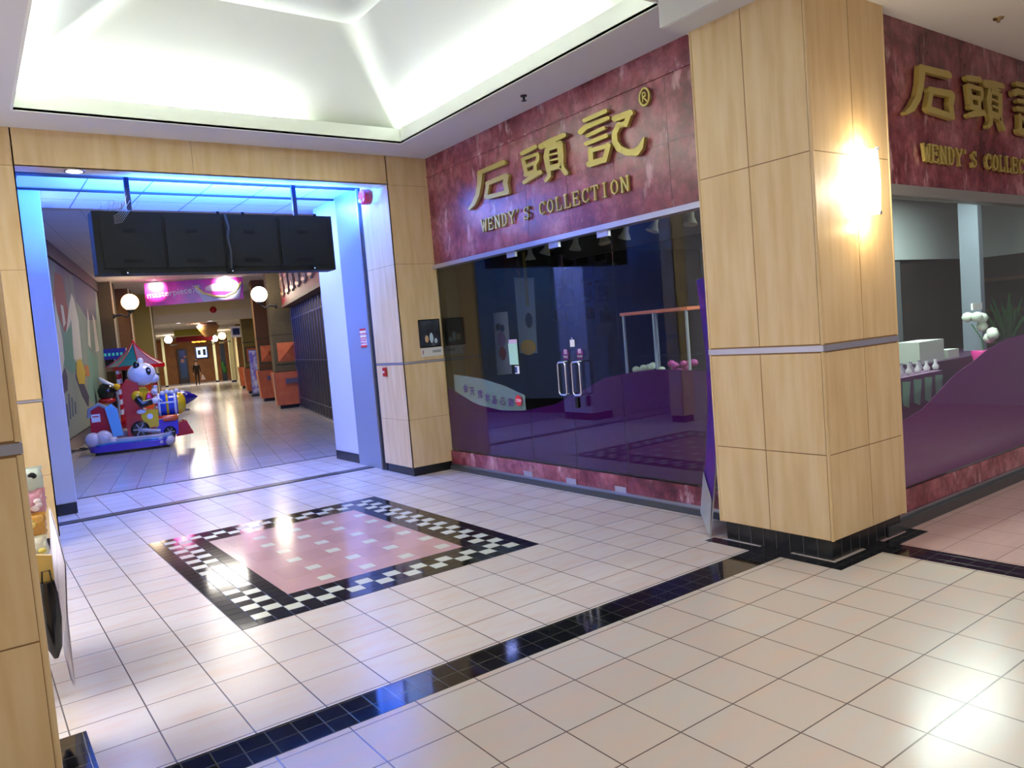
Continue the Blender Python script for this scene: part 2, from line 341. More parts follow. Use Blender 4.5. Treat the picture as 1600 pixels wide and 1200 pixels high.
struct(B(blackt).box(XR + .02, SX + .03, PY + .02, 5.53, 0, .1).build('baseboard_right'), 'black skirting under the maple pier beside the shop', 'baseboard')
struct(B(blackt).box(-1.74, XL - .02, PY + .02, 5.1, 0, .1).build('baseboard_left'), 'black skirting under the left maple pier', 'baseboard')
struct(B(mat('lavender_wall', (196, 192, 204), .6)).box(-6, -1.76, PY + .05, 5.2, 0, CZ).build('wall_left'), 'pale wall left of the narrow maple pier', 'wall')
struct(B(white).box(-6.1, -6, -9, 6, 0, CZ).build('wall_left'), 'pale wall far to the left of the hall', 'wall')
# steel jamb, shutter track, white posts
pw = mat('post_paint', (205, 208, 222), .35)
jm = thing('shutter_jamb', 'blue-grey steel shutter jamb between maple pier and white post', 'jamb', (XR, 5.56, 0))
B(mat('jamb_steel', (150, 158, 176), .35, .3)).box(.03, .12, .12, .82, 0, 3.45).build('panel', jm)
B(alum).box(0, .05, .10, .125, 0, 3.45).build('edge_trim', jm)
B(dark).box(.02, .1, -.005, .10, 0, 3.45).build('track', jm)
def post(x0, x1, y0, y1, label):
    p = thing('white_post', label, 'post', (x0, y0, 0)); B(pw).rbox(0, x1 - x0, 0, y1 - y0, .12, 3.45, .004).build('shaft', p)
    B(blackt).box(.004, x1 - x0 - .004, -.006, y1 - y0 - .004, 0, .12).box(-.006, .01, 0, y1 - y0 - .004, 0, .12).build('skirting', p)
post(2.06, 2.5, 6.38, 7.2, 'wide white post bathed in blue light, right side of the passage')
post(-1.62, -1.19, 6.52, 7.25, 'white post bathed in blue light, left side of the passage')
struct(B(white).box(-4, -1.6, 6.6, 6.7, 0, 3.9).build('wall_left'), 'return wall behind the left white post', 'wall')
struct(B(white).box(2.5, 5.2, 6.6, 6.7, 0, 3.9).build('wall_right'), 'return wall closing the shop from the passage', 'wall')
# signs on them
cs = thing('caution_sign', 'red and white notice on the steel shutter jamb', 'sign', tuple(atX(568, 528, 2.028)), 0)
rd = mat('sign_red', (200, 30, 40), .4); wh = mat('sign_white', (235, 235, 235), .5)
B(wh).box(-.003, .0, -.085, .085, -.115, .115).build('plate', cs)
b = B(rd)
for z0, z1 in ((.09, .115), (-.115, -.09), (-.006, .006)): b.box(-.005, -.002, -.085, .085, z0, z1)
b.build('stripe', cs)
RXN = (R_(90), 0, R_(-90))
text('lettering', 'CAUTION', .046, rd, cs, (-.005, 0, .047), RXN, .001); text('lettering', 'ROLLING\nSHUTTER', .038, rd, cs, (-.005, 0, -.048), RXN, .001)
al = atX(577, 308, 1.998); t = thing('fire_alarm', 'round red fire alarm bell high on the maple pier', 'alarm', tuple(al))
B(mat('alarm_red', (170, 20, 30), .3)).lathe([(.085, 0), (.09, -.02), (.09, -.09), (.07, -.11), (.03, -.115)], n=24, axis='x').build('bell', t)
B(wh).lathe([(.02, -.11), (.02, -.135), (.001, -.14)], (0, .0, -.05), 10, axis='x').build('strobe', t)
al = atX(603, 581, 1.998); t = thing('pull_station', 'small red fire call point low on the maple pier', 'alarm', tuple(al))
B(MATS['alarm_red']).rbox(-.03, 0, -.035, .035, -.055, .055, .006).build('case', t); B(wh).box(-.033, -.03, -.02, .02, -.01, .01).build('handle', t)
# poster on the pier
p0 = atY(652, 500, PY); p1 = atY(689, 541, PY); p2 = atY(690, 555, PY)
t = thing('framed_poster', 'dark framed poster on the maple pier beside the shop', 'poster', (p0.x, PY - .004, p1.z))
W2, Hh = p1.x - p0.x, p0.z - p1.z
B(black).rbox(0, W2, -.012, 0, 0, Hh, .003).build('frame', t)
pm = noisy('poster_print', [(.35, (20, 24, 34)), (.6, (40, 46, 60)), (.75, (84, 84, 96))], 9, rough=.3)
B([pm, mat('poster_glow', (196, 160, 120), .4), mat('poster_glass', (170, 190, 206), .4)]).box(.012, W2 - .012, -.014, -.011, .012, Hh - .012).ball((W2 * .33, -.012, Hh * .3), (.03, .004, .05), 12, 1).ball((W2 * .55, -.012, Hh * .33), (.03, .004, .07), 12, 2).ball((W2 * .75, -.012, Hh * .22), (.025, .004, .035), 12, 2).build('print', t)
t = B([mat('card', (210, 206, 200), .5), mat('card_red', (150, 40, 40), .5), mat('card_grey', (150, 150, 150), .5)]).box(0, W2 + .005, -.008, 0, p2.z, p1.z - .004).box(.02, .03, -.0095, 0, p2.z + .03, p1.z - .03, 1).box(.15, W2 - .02, -.0095, 0, p2.z + .04, p1.z - .035, 2).build('notice_card')
move(t, (p0.x + .008, PY - .003, 0)); tag(t, 'white caption card under the dark framed poster', 'card')
# ================================================================== CEILINGS
O = (-1.5, 1.93, .66, 4.33)
b = B(white)
x0, x1, y0, y1 = O; e = .2
for a in ((-6, x0, .5, 6), (x1, SX + .1, .5, PY + .2), (x0, x1, .5, y0), (x0, x1, y1, PY + .2)): b.box(a[0], a[1], a[2], a[3], CZ, CZ + .02)
struct(b.build('ceiling'), 'grey-white soffit round the raised lit ceiling recess', 'ceiling')
b = B(cove_w)
for a in ((x0 - .02, x0, y0 - .02, y1 + .02), (x1, x1 + .02, y0 - .02, y1 + .02), (x0, x1, y0 - .02, y0), (x0, x1, y1, y1 + .02)): b.box(*a, CZ - .004, CZ + .15)
struct(b.build('trim_6'), 'pale upstand lip round the lit ceiling recess', 'cove lip')
b = B(cove_w); i = .82; zt = 4.40
o4 = [(x0 - e, y0 - e, CZ + .02), (x1 + e, y0 - e, CZ + .02), (x1 + e, y1 + e, CZ + .02), (x0 - e, y1 + e, CZ + .02)]
m4 = [(p[0], p[1], CZ + .1) for p in o4]
i4 = [(x0 + i, y0 + i, zt), (x1 - i, y0 + i, zt), (x1 - i, y1 - i, zt), (x0 + i, y1 - i, zt)]
for A_, B_ in ((o4, m4), (m4, i4)):
    for k in range(4): b.add([A_[k], A_[(k + 1) % 4], B_[(k + 1) % 4], B_[k]], [(0, 1, 2, 3)])
b.add(i4, [(0, 1, 2, 3)])
struct(b.build('ceiling'), 'raised pyramid ceiling glowing from hidden tubes', 'ceiling')
pt = tiles('ceiling_panels', (206, 202, 196), (202, 198, 192), (150, 146, 142), .61, (-.09, -.12, 0), mortar=.006, rough=.8, veins=0)
b = B([pt, white])
b.box(1.9, 9.5, -9, .62, 3.45, 3.47, 0).box(1.87, 1.9, -1.6, .62, 3.44, 3.66, 1).box(1.9, SX + .1, .60, .62, 3.44, 3.66, 1).box(-9, 2.0, -9, -1.6, 3.45, 3.47, 0)
b.box(1.88, 9.5, -.75, .61, 3.435, 3.452, 1).box(-9, 2.0, -1.6, -1.57, 3.44, 3.66, 1).box(-9, 2.0, -1.6, .5, CZ, CZ + .02, 1)
struct(b.build('ceiling'), 'lower panelled ceiling over the front hall', 'ceiling')
lt = tiles('passage_ceiling_panels', (214, 220, 226), (210, 216, 222), (110, 120, 150), .61, (.2, -5.2, 0), mortar=.008, rough=.7, veins=0)
b = B([lt, greyw, dark]); b.box(-4, 2.6, PY + .2, 7.57, 3.45, 3.47, 0).box(-4, 2.6, PY + .2, PY + .22, 3.3, 3.62, 1)
b.box(-4, 2.6, 7.55, 7.57, 3.47, 3.95, 1).box(XL, XR + .1, 5.66, 5.78, 3.42, 3.452, 2).box(XL, XR + .1, 6.46, 6.50, 3.43, 3.452, 2)
struct(b.build('ceiling'), 'low panelled ceiling of the passage mouth, washed in blue light', 'ceiling')
lt2 = tiles('corridor_ceiling_panels', (196, 190, 186), (192, 186, 182), (150, 146, 144), .61, (.2, -5.2, 0), TH, mortar=.006, rough=.8, veins=0)
def cbox(b, r0, r1, d0, d1, z0, z1, mi=0):
    v = [cw(r, d, z) for z in (z0, z1) for r, d in ((r0, d0), (r1, d0), (r1, d1), (r0, d1))]
    return b.add(v, [(0, 3, 2, 1), (4, 5, 6, 7), (0, 1, 5, 4), (1, 2, 6, 5), (2, 3, 7, 6), (3, 0, 4, 7)], mi)
b = B([lt2, beige]); cbox(b, -5, 7, -.6, 20.3, 3.9, 3.92); cbox(b, -5, 7, 20.3, 56, 3.02, 3.04)
struct(b.build('ceiling'), 'ceiling of the long passage beyond the sign cabinet', 'ceiling')
b = B(beige); cbox(b, -5, 7, 20, 20.3, 2.92, 3.9); struct(b.build('wall_back'), 'beige bulkhead crossing the passage behind the pink banner', 'bulkhead')
# ------------------------------------------------------------------ hall enclosure seen only in reflections
hw = B([greyw, mat('dark_shopfront', (22, 22, 24), .3), mat('pale_bulkhead', (200, 206, 210), .6)])
hw.box(-9, 9.5, -7.1, -7.0, 2.35, 3.45, 2)
for k in range(8):
    x = -8.4 + k * 2.3; hw.box(x, x + 1.85, -7.1, -7.05, 0, 2.35, 1); hw.box(x - .45, x, -7.1, -6.9, 0, 2.6, 0)
hw.box(9.5, 9.6, -9, 7, 0, 3.45, 0)
struct(hw.build('wall_front'), 'dark shop fronts with grey piers on the far side of the hall', 'wall')

# ================================================================== SHOP FRONT
# marble fascias
b = B([marble, marble_seam]); b.box(SX, SX + .12, CY1 - .3, PY, 2.40, CZ)
b.box(SX - .012, SX, CY1 - .3, PY, 3.40, 3.42, 0).box(SX - .001, SX + .01, CY1, PY, 2.9, 2.904, 1)
for k in range(1, 7): b.box(SX - .001, SX + .01, PY - k * .61, PY - k * .61 + .004, 2.4, 3.40, 1)
f1 = struct(b.build('trim_7'), 'red marble fascia over the glass doors, left face of the shop', 'fascia')
b = B([marble, marble_seam]); b.box(CX1 - .2, 9.5, SY, SY + .12, 2.32, 3.45)
for k in range(1, 10): b.box(CX1 + k * .61, CX1 + k * .61 + .004, SY - .001, SY + .01, 2.32, 3.45, 1)
struct(b.build('trim_8'), 'red marble fascia over the right-hand shop window', 'fascia')
b = B(alum); b.box(SX - .03, SX + .09, CY1 - .3, PY, 2.355, 2.40); struct(b.build('trim_9'), 'pale metal head rail above the glass doors', 'rail')
b = B(mat('rail_grey', (150, 146, 140), .4, .6)); b.box(CX1 - .2, 9.5, SY - .03, SY + .09, 2.25, 2.32); struct(b.build('trim_10'), 'metal head rail above the right-hand window', 'rail')
b = B([steel, mat('sill_dark', (60, 62, 62), .3)]); b.box(SX - .03, SX + .09, CY1 - .3, PY, .0, .05, 1).box(SX - .01, SX + .04, CY1 - .3, PY, .05, .075, 0)
struct(b.build('trim_11'), 'steel floor rail under the glass doors', 'rail')
b = B([steel, MATS['sill_dark']]); b.box(CX1 - .2, 9.5, SY - .05, SY + .09, .0, .07, 1).box(CX1 - .2, 9.5, SY - .02, SY + .04, .07, .1, 0)
struct(b.build('trim_12'), 'steel floor rail under the right-hand window', 'rail')
# panes along the left face: (name, Y far, Y near, label)
wave = [tuple(atX(x, y, SX)) for x, y in ((706, 610), (741, 632), (782, 642), (819, 642), (864, 632), (904, 612), (941, 591), (990, 581), (1031, 577), (1102, 580))]
wv = sorted([(p[1], p[2]) for p in wave])
wv = [(.2, wv[0][1] - .03)] + wv + [(5.2, wv[-1][1] + .1)]
def wz(y, W=wv):
    for (a, za), (c, zc) in zip(W, W[1:]):
        if a <= y <= c: return za + (zc - za) * (y - a) / (c - a)
    return W[-1][1]
fX = lambda u, v, w_: (w_, u, v)
def pane(name, yf, yn, label, cat, hinge):
    t = thing(name, label, cat, (SX, (yf + yn) / 2, 0)) ; t['kind'] = 'structure'; t.location = (0, 0, 0)
    B(glass).box(SX + .012, SX + .022, yn + .002, yf - .002, .075, 2.355).build('glass_pane', t)
    pts = [yn + .003 + (yf - yn - .006) * k / 12 for k in range(13)]
    B(pfilm).prism([(pts[-1], .24), (pts[0], .24)] + [(y, wz(y)) for y in pts], SX + .024, SX + .026, fX).build('purple_film', t)
    B(marble).box(SX - .002, SX + .010, yn + .002, yf - .002, .075, .225).build('marble_strip', t)
    for y in hinge:
        B(alum).box(SX + .002, SX + .032, y - .07, y + .07, 2.30, 2.356).build('patch_fitting', t)
        B(alum).box(SX - .006, SX + .032, y - .07, y + .07, .075, .125).build('patch_fitting', t)
    return t
S1, S2, S3 = 3.26, 2.58, 1.91
wA = pane('window_1', PY, S1, 'fixed glass pane at the far left of the shop front, with frosted lettered film', 'window', [S1 + .09])
d1 = pane('door_1', S1, S2, 'left glass door leaf of the shop with tall loop handle', 'door', [S2 + .09])
d2 = pane('door_2', S2, S3, 'right glass door leaf of the shop, small white tag above its handle', 'door', [S3 + .09])
wB = pane('window_2', S3, CY1 - .3, 'fixed glass pane right of the doors, showing the tall showcase', 'window', [])
# frosted film with characters
pp = [(706, 585), (750, 592), (785, 603), (817, 618)]
pl = [(p.y, p.z) for p in (atX(x, y, SX) for x, y in pp)]
ys = [pl[0][0] + (pl[-1][0] - pl[0][0]) * k / 10 for k in range(11)]
B(wfilm).prism(pl + [(y, wz(y)) for y in reversed(ys)], SX + .024, SX + .025, fX).build('frosted_film', wA)
for ch, (x, y) in zip('金天然水晶石飾', ((726, 608), (736, 612), (749, 617), (760, 622), (771, 626), (784, 628), (797, 630))):
    p = atX(x, y, SX - .0); text('film_character', ch, .10, purple, wA, (SX + .011, p.y, p.z), RXN, .0005)
p = atX(809, 626, SX); st = thing('sticker', 'small red round sticker with white letters on the glass', 'sticker', (SX + .011, p.y, p.z))
B(MATS['sign_red']).lathe([(.055, 0), (.055, -.002)], n=20, axis='x').build('disc', st); text('lettering', 'CIBA', .045, wh, st, (-.003, 0, 0), RXN, .0005)
p = atX(801, 552, SX); st = B([mat('green_paper', (176, 220, 190), .6), mat('pink_paper', (215, 190, 210), .6)]).add([(0, -.075, -.12), (0, .075, -.11), (0, .085, .1), (0, -.075, .1), (-.002, -.075, .1), (-.002, .075, .1), (-.002, .075, .14), (-.002, -.075, .14)], [(0, 1, 2, 3)], 0).add([(0, -.075, .1), (0, .07, .1), (0, .07, .14), (0, -.075, .14)], [(0, 1, 2, 3)], 1).box(-.003, -.001, -.075, .075, -.118, .1, 0).build('taped_notice')
move(st, (SX + .011, p.y, p.z)); tag(st, 'green paper notice taped to the glass beside the doors', 'notice')
p = atX(807, 578, SX); st = B([wh, mat('blue_ink', (40, 60, 120), .5)]).box(-.002, 0, -.035, .04, -.04, .04, 0).box(-.003, -.001, -.0, .04, -.03, .03, 1).build('sticker')
move(st, (SX + .011, p.y, p.z)); tag(st, 'small blue and white sticker just below the green notice', 'sticker')
# handles
def handle(yc, par):
    h = thing('x', None, None) if False else None
    z0, z1 = .93, 1.235; X_ = SX - .055
    pts = []
    for cy, cz, a0 in ((yc + .055 - .03, z1 - .03, 0), (yc - .055 + .03, z1 - .03, 90), (yc - .055 + .03, z0 + .03, 180), (yc + .055 - .03, z0 + .03, 270)):
        for k in range(4):
            a = R_(a0 + 30 * k); pts.append((X_, cy + .03 * math.cos(a), cz + .03 * math.sin(a)))
    return B(chrome).tube(pts, .0085, 10, closed=True).tube([(X_, yc, z1), (SX + .012, yc, z1)], .008).tube([(X_, yc, z0), (SX + .012, yc, z0)], .008).build('handle', par)
p = atX(879, 590, SX - .05); handle(p.y, d1); h1 = p.y
p = atX(901, 590, SX - .05); handle(p.y, d2); h2 = p.y
for yc, par in ((h1, d1), (h2, d2)):
    s_ = B(magenta_f).lathe([(.045, 0), (.045, -.002)], (SX + .011, yc, 1.31), 20, axis='x').box(SX + .009, SX + .011, yc - .03, yc + .03, 1.255, 1.30)
    s_.build('push_sticker', par); text('lettering', '拉' if par is d1 else '推', .05, wh, par, (SX + .008, yc, 1.325), RXN, .0005); text('lettering', 'PULL' if par is d1 else 'PUSH', .03, wh, par, (SX + .008, yc, 1.28), RXN, .0005)
p = atX(893, 536, SX); B([wh, alum]).box(SX + .006, SX + .011, p.y - .03, p.y + .03, p.z - .035, p.z + .03).box(SX + .006, SX + .009, p.y - .008, p.y + .008, p.z + .03, p.z + .05, 1).build('hours_tag', d2)
p = atX(904, 627, SX - .04); B(black).rbox(SX - .07, SX - .03, p.y - .02, p.y + .02, p.z - .06, p.z + .04, .006).build('padlock', d2)
# right window
wR = [(p.x, p.z) for p in (atY(x, y, SY) for x, y in ((1409, 663), (1447, 639), (1476, 608), (1497, 585), (1524, 566), (1549, 545), (1581, 529), (1600, 524)))]
wR = [(2.6, wR[0][1] - .05)] + wR + [(7, wR[-1][1] + .1), (9.6, wR[-1][1] + .1)]
fY = lambda u, v, w_: (u, w_, v)
t = thing('window_3', 'large glass window of the right shop front over a purple wave', 'window'); t['kind'] = 'structure'
B(glass).box(CX1 - .2, 9.5, SY + .012, SY + .022, .1, 2.25).build('glass_pane', t)
pts = [CX1 - .2 + (9.5 - CX1 + .2) * k / 60 for k in range(61)]
B(pfilm_r).prism([(pts[-1], .26), (pts[0], .26)] + [(x, wz(x, wR)) for x in pts], SY + .024, SY + .026, fY).build('purple_film', t)
B(marble).box(CX1 - .2, 9.5, SY - .002, SY + .010, .1, .25).build('marble_strip', t)

# ---------------------------------------------------------------- gold sign: strokes traced on the fascia plane
Z12 = lambda x0, y0, s: (lambda x, y: (x0 + x / s, y0 + y / s))
c1, c2, c3 = Z12(730, 235, 12), Z12(805, 195, 12), Z12(900, 150, 9.23)
CH = [(c1, 12, [([(270, 410), (700, 228)], [80, 90]), ([(262, 420), (250, 640), (215, 830), (140, 1000), (60, 1100)], [95, 80, 75, 70, 40]),
           ([(410, 625), (370, 880)], 62), ([(400, 620), (750, 475)], [80, 90]), ([(760, 480), (735, 620), (765, 770)], 90), ([(390, 880), (770, 785)], 80)]),
      (c2, 12, [([(150, 540), (400, 412)], 80), ([(180, 640), (440, 548)], 62), ([(170, 650), (225, 900)], 75), ([(445, 560), (445, 660), (395, 740), (395, 860)], 62),
           ([(210, 790), (400, 710)], 62), ([(220, 940), (400, 870)], 80), ([(190, 1080), (320, 985), (490, 890)], [70, 85, 80]),
           ([(510, 410), (700, 300), (940, 195)], [110, 100, 85]), ([(640, 400), (760, 360)], 110), ([(625, 470), (610, 600), (650, 860)], [90, 110, 90]), ([(860, 350), (880, 560), (880, 800)], [110, 110, 90]),
           ([(640, 450), (880, 370)], 90), ([(640, 575), (880, 515)], 38), ([(650, 680), (880, 620)], 38), ([(655, 820), (890, 760)], 110),
           ([(660, 860), (660, 960), (600, 1050)], [70, 75, 60]), ([(900, 800), (970, 900)], [80, 100])]),
      (c3, 9.23, [([(140, 355), (440, 220)], 62), ([(85, 520), (160, 450), (475, 320)], [80, 75, 60]), ([(180, 575), (415, 465)], 55), ([(165, 690), (455, 575)], 60),
           ([(225, 770), (235, 960)], 70), ([(225, 790), (490, 715)], 62), ([(485, 710), (430, 930)], 70), ([(210, 985), (430, 915)], [90, 80]),
           ([(580, 330), (800, 245)], 88), ([(785, 250), (735, 420)], [80, 60]), ([(720, 400), (620, 440)], 70), ([(640, 410), (575, 540), (580, 660), (640, 760), (760, 815), (880, 815), (950, 740), (1000, 600)], [70, 75, 85, 95, 95, 105, 80, 18])])]
def pen(pts, w):                           # variable-width round pen -> list of polygons (2-D)
    ws = w if isinstance(w, list) else [w] * len(pts); out = []
    for k in range(len(pts)):
        r = ws[k] / 2; out.append([(pts[k][0] + r * math.cos(2 * math.pi * i / 14), pts[k][1] + r * math.sin(2 * math.pi * i / 14)) for i in range(14)])
        if k + 1 < len(pts):
            a, c = Vector(pts[k]), Vector(pts[k + 1]); n = (c - a).normalized(); n = Vector((-n.y, n.x)); ra, rb = ws[k] / 2, ws[k + 1] / 2
            out.append([tuple(a + n * ra), tuple(c + n * rb), tuple(c - n * rb), tuple(a - n * ra)])
    return out
CHAR = []                                  # polygons in metres: u along the reading direction, z height
for fn, s, strokes in CH:
    ps = []
    for pts, w_ in strokes:
        for poly in pen(pts, w_):
            q_ = [atX(*fn(x, y), SX - .03) for x, y in poly]; ps.append([(4.3 - p.y, p.z) for p in q_])
    CHAR.append(ps)
SE = .10
GL = {  # strokes of a narrow slab-serif alphabet in a unit box
 'W': [((0, 1), (.25, 0)), ((.25, 0), (.5, .8)), ((.5, .8), (.75, 0)), ((.75, 0), (1, 1)), ((-.08, 1), (.14, 1)), ((.86, 1), (1.08, 1))],
 'E': [((.15, 0), (.15, 1)), ((0, 1), (.9, 1)), ((0, 0), (.95, 0)), ((.15, .52), (.7, .52)), ((.9, 1), (.9, .8)), ((.95, 0), (.95, .22)), ((.7, .62), (.7, .42))],
 'N': [((.12, 0), (.12, 1)), ((.12, 1), (.85, 0)), ((.85, 0), (.85, 1)), ((0, 0), (.26, 0)), ((-.04, 1), (.14, 1)), ((.7, 1), (1, 1))],
 'D': [((.15, 0), (.15, 1)), ((0, 1), (.5, 1)), ((0, 0), (.5, 0)), ((.5, 1), (.82, .8)), ((.82, .8), (.9, .5)), ((.9, .5), (.82, .2)), ((.82, .2), (.5, 0))],
 'Y': [((0, 1), (.5, .5)), ((1, 1), (.5, .5)), ((.5, .5), (.5, 0)), ((.34, 0), (.66, 0)), ((-.1, 1), (.18, 1)), ((.82, 1), (1.1, 1))],
 "'": [((.3, 1.02), (.25, .8))],
 'S': [((.85, .85), (.5, 1)), ((.5, 1), (.15, .82)), ((.15, .82), (.2, .62)), ((.2, .62), (.8, .4)), ((.8, .4), (.85, .18)), ((.85, .18), (.5, 0)), ((.5, 0), (.12, .15)), ((.87, 1), (.87, .75)), ((.1, 0), (.1, .26))],
 'C': [((.9, .82), (.55, 1)), ((.55, 1), (.2, .82)), ((.2, .82), (.1, .5)), ((.1, .5), (.2, .18)), ((.2, .18), (.55, 0)), ((.55, 0), (.92, .18)), ((.92, 1), (.92, .72))],
 'O': [((.5, 1), (.18, .82)), ((.18, .82), (.08, .5)), ((.08, .5), (.18, .18)), ((.18, .18), (.5, 0)), ((.5, 0), (.82, .18)), ((.82, .18), (.92, .5)), ((.92, .5), (.82, .82)), ((.82, .82), (.5, 1))],
 'L': [((.2, 0), (.2, 1)), ((.04, 1), (.38, 1)), ((.04, 0), (.9, 0)), ((.9, 0), (.9, .25))],
 'T': [((.5, 0), (.5, 1)), ((.04, 1), (.96, 1)), ((.04, 1), (.04, .78)), ((.96, 1), (.96, .78)), ((.34, 0), (.66, 0))],
 'I': [((.5, 0), (.5, 1)), ((.3, 1), (.7, 1)), ((.3, 0), (.7, 0))]}
def shop_sign(label, place, zoff, reg, u_text, s=1.0):
    t = thing('shop_sign', label, 'sign')
    def solid(polys, name, th=.034):
        b = B(gold)
        for i, p in enumerate(polys): b.prism(p, .012, .012 + th + (i % 7) * .0003, place)
        return b.build(name, t)
    for ps in CHAR: solid([[(u * s, v + zoff) for u, v in p] for p in ps], 'character')
    u0, u1, z0, h = u_text; adv = (u1 - u0) / 18
    for k, c in enumerate("WENDY'S COLLECTION"):
        if c == ' ': continue
        ps = []
        for a, e_ in GL[c]:
            f = lambda q: (u0 + k * adv + q[0] * adv * .74, z0 + q[1] * h)
            thick = abs(a[1] - e_[1]) > .3
            ps += pen([f(a), f(e_)], .019 if thick else .012)
        solid(ps, 'letter', .02)
    if reg:
        u, z = reg; r = .052
        solid(sum([pen([(u + r * math.cos(2 * math.pi * k / 16), z + 1.25 * r * math.sin(2 * math.pi * k / 16)), (u + r * math.cos(2 * math.pi * (k + 1) / 16), z + 1.25 * r * math.sin(2 * math.pi * (k + 1) / 16))], .016) for k in range(16)], [])
              + pen([(u - .018, z - .035), (u - .018, z + .035), (u + .012, z + .03), (u + .014, z + .005), (u - .012, z), (u + .02, z - .035)], .011), 'registered_mark', .02)
    return t
pr_ = atX(1011, 152, SX)
a_, b_ = atX(757, 360, SX), atX(992, 301, SX)
shop_sign('gold sign with three large characters and WENDY\'S COLLECTION over the glass doors', lambda u, v, w_: (SX - w_, 4.3 - u, v), 0, (4.3 - pr_.y, pr_.z), (4.3 - a_.y, 4.3 - b_.y, 2.62, .115))
a_ = atY(1437, 250, SY); c_ = atY(1418, 190, SY)
uL = min(u for p in CHAR[0] for u, v in p)
shop_sign('gold sign with large characters and WENDY\'S COLLECTION on the right fascia, partly cropped', lambda u, v, w_: (c_.x - .12 - uL * .95 + u, SY - w_, v), -.09, None, (a_.x - c_.x + .12 + uL * .95, a_.x - c_.x + .12 + uL * .95 + 2.18, 2.50, .115), .95)

# ================================================================== sconce on the column
p = atY(1344, 288, CY0)
t = thing('wall_sconce', 'glowing white wall sconce on the right face of the corner column', 'lamp', (p.x, CY0, p.z))
gl = mat('sconce_glass', (255, 250, 235), .3, emit=(255, 246, 226), es=9)
R2 = []
for k in range(7):
    z = -.19 + .38 * k / 6; bw = .098 + .012 * math.sin(math.pi * k / 6); R2.append([(bw * math.cos(math.pi * i / 12), -.02 - .085 * math.sin(math.pi * i / 12) * (1 + .1 * math.sin(math.pi * k / 6)), z) for i in range(13)])
b = B(gl)
for a, c in zip(R2, R2[1:]):
    for i in range(12): b.add([a[i], a[i + 1], c[i + 1], c[i]], [(0, 1, 2, 3)], 0, True)
b.build('glass_shade', t, fix=False)
B(chrome).box(-.06, .06, -.03, 0, -.12, .12).lathe([(.012, .0), (.012, .02)], (.05, -.09, .19), 10).lathe([(.012, .0), (.012, .02)], (.05, -.09, -.2), 10).build('bracket', t)
point('sconce_lamp', (p.x, CY0 - .07, p.z - .26), 1.5, (1, .72, .38), .03); point('sconce_lamp_top', (p.x, CY0 - .07, p.z + .24), .9, (1, .76, .42), .03)
point('sconce_lamp_front', (p.x + .02, CY0 - .22, p.z), 3.5, (1, .88, .66), .08)
# downlight, sprinkler, smoke vent
p = at(116, 267, (0, 0, HZ), (0, 0, 1)); t = thing('downlight', 'round lit downlight under the maple header', 'lamp', tuple(p))
B(chrome).lathe([(.075, 0), (.085, -.006), (.085, .0)], (0, 0, -.001), 24).build('bezel', t); B(mat('lamp_white', (255, 255, 255), .5, emit=(235, 235, 255), es=6)).lathe([(.066, -.009), (.066, -.006)], n=24).build('lens', t)
p = at(818, 149, (0, 0, CZ), (0, 0, 1)); t = thing('sprinkler_head', 'small black sprinkler head in the soffit before the marble fascia', 'sprinkler', tuple(p))
B(dark).lathe([(.03, 0), (.03, -.01), (.012, -.012), (.01, -.04)], n=14).build('body', t); B(dark).lathe([(.024, -.045), (.024, -.049)], n=12).build('deflector', t)
p = at(1560, 28, (0, 0, 3.435), (0, 0, 1)); t = thing('sprinkler_head', 'brass sprinkler rosette in the panelled ceiling at top right', 'sprinkler', tuple(p))
B(mat('brass', (150, 130, 90), .4, .8)).lathe([(.035, 0), (.03, -.01), (.01, -.014), (.01, -.03)], n=14).build('body', t)

# ================================================================== sign cabinet hung in the passage
K0, K1, KZ0, KZ1, KY0, KY1 = -.915, 1.45, 2.41, 3.0, 5.2, 5.44
t = thing('hanging_sign_cabinet', 'long black sign cabinet hanging back to the viewer in the passage mouth', 'sign', ((K0 + K1) / 2, KY0, KZ0))
cab = mat('cabinet_black', (22, 24, 24), .6, spec=.2); cabd = mat('cabinet_slot', (6, 7, 7), .7, spec=.2)
w2, hz = (K1 - K0) / 2, KZ1 - KZ0
B(cab).box(-w2, w2, 0, KY1 - KY0, 0, hz).build('case', t)
for k in range(4):
    x0_ = -w2 + .06 + k * (2 * w2 - .09) / 4; x1_ = x0_ + (2 * w2 - .09) / 4 - .03
    pn = B([cab, cabd]).box(x0_, x1_, -.012, 0, .05, hz - .05).box(x0_ + .19, x0_ + .3, -.0145, -.012, hz - .2, hz - .165, 1).box(x0_ + .17, x0_ + .35, -.0145, -.012, .1, .135, 1)
    pn.box(x1_, x1_ + .012, -.006, 0, .03, hz - .03, 1).build('access_panel', t)
for x_, z_ in ((-w2 + .2, -.015), (0, -.015), (w2 - .3, 0)): B([cabd, chrome]).box(x_, x_ + .06, -.02, .02, z_, z_ + .045).ball((x_ + .05, -.014, z_ + .02), .012, 8, 1).build('catch', t)
for x_ in (-.05, .2, w2 - .2): B(cabd).box(x_, x_ + .03, 0, .04, hz - .005, hz + .022).build('lug', t)
for px in (198, 457):
    p = atY(px + 4, 330, KY0 + .1); B(mat('rod_blue_black', (24, 30, 60), .4, .5)).box(p.x - .022 - (K0 + K1) / 2, p.x + .022 - (K0 + K1) / 2, .08, .12, hz, 3.45 - KZ0).build('hanging_rod', t)
b = B(mat('cable_sleeve', (38, 40, 34), .7)); b.tube([(.02, -.02, hz), (.05, -.025, .45), (.03, -.025, .35), (.05, -.025, .2), (.04, -.02, .03)], .012)
b.build('cable', t)
wi = mat('tinsel_wire', (190, 186, 170), .3, .5); b = B(wi)
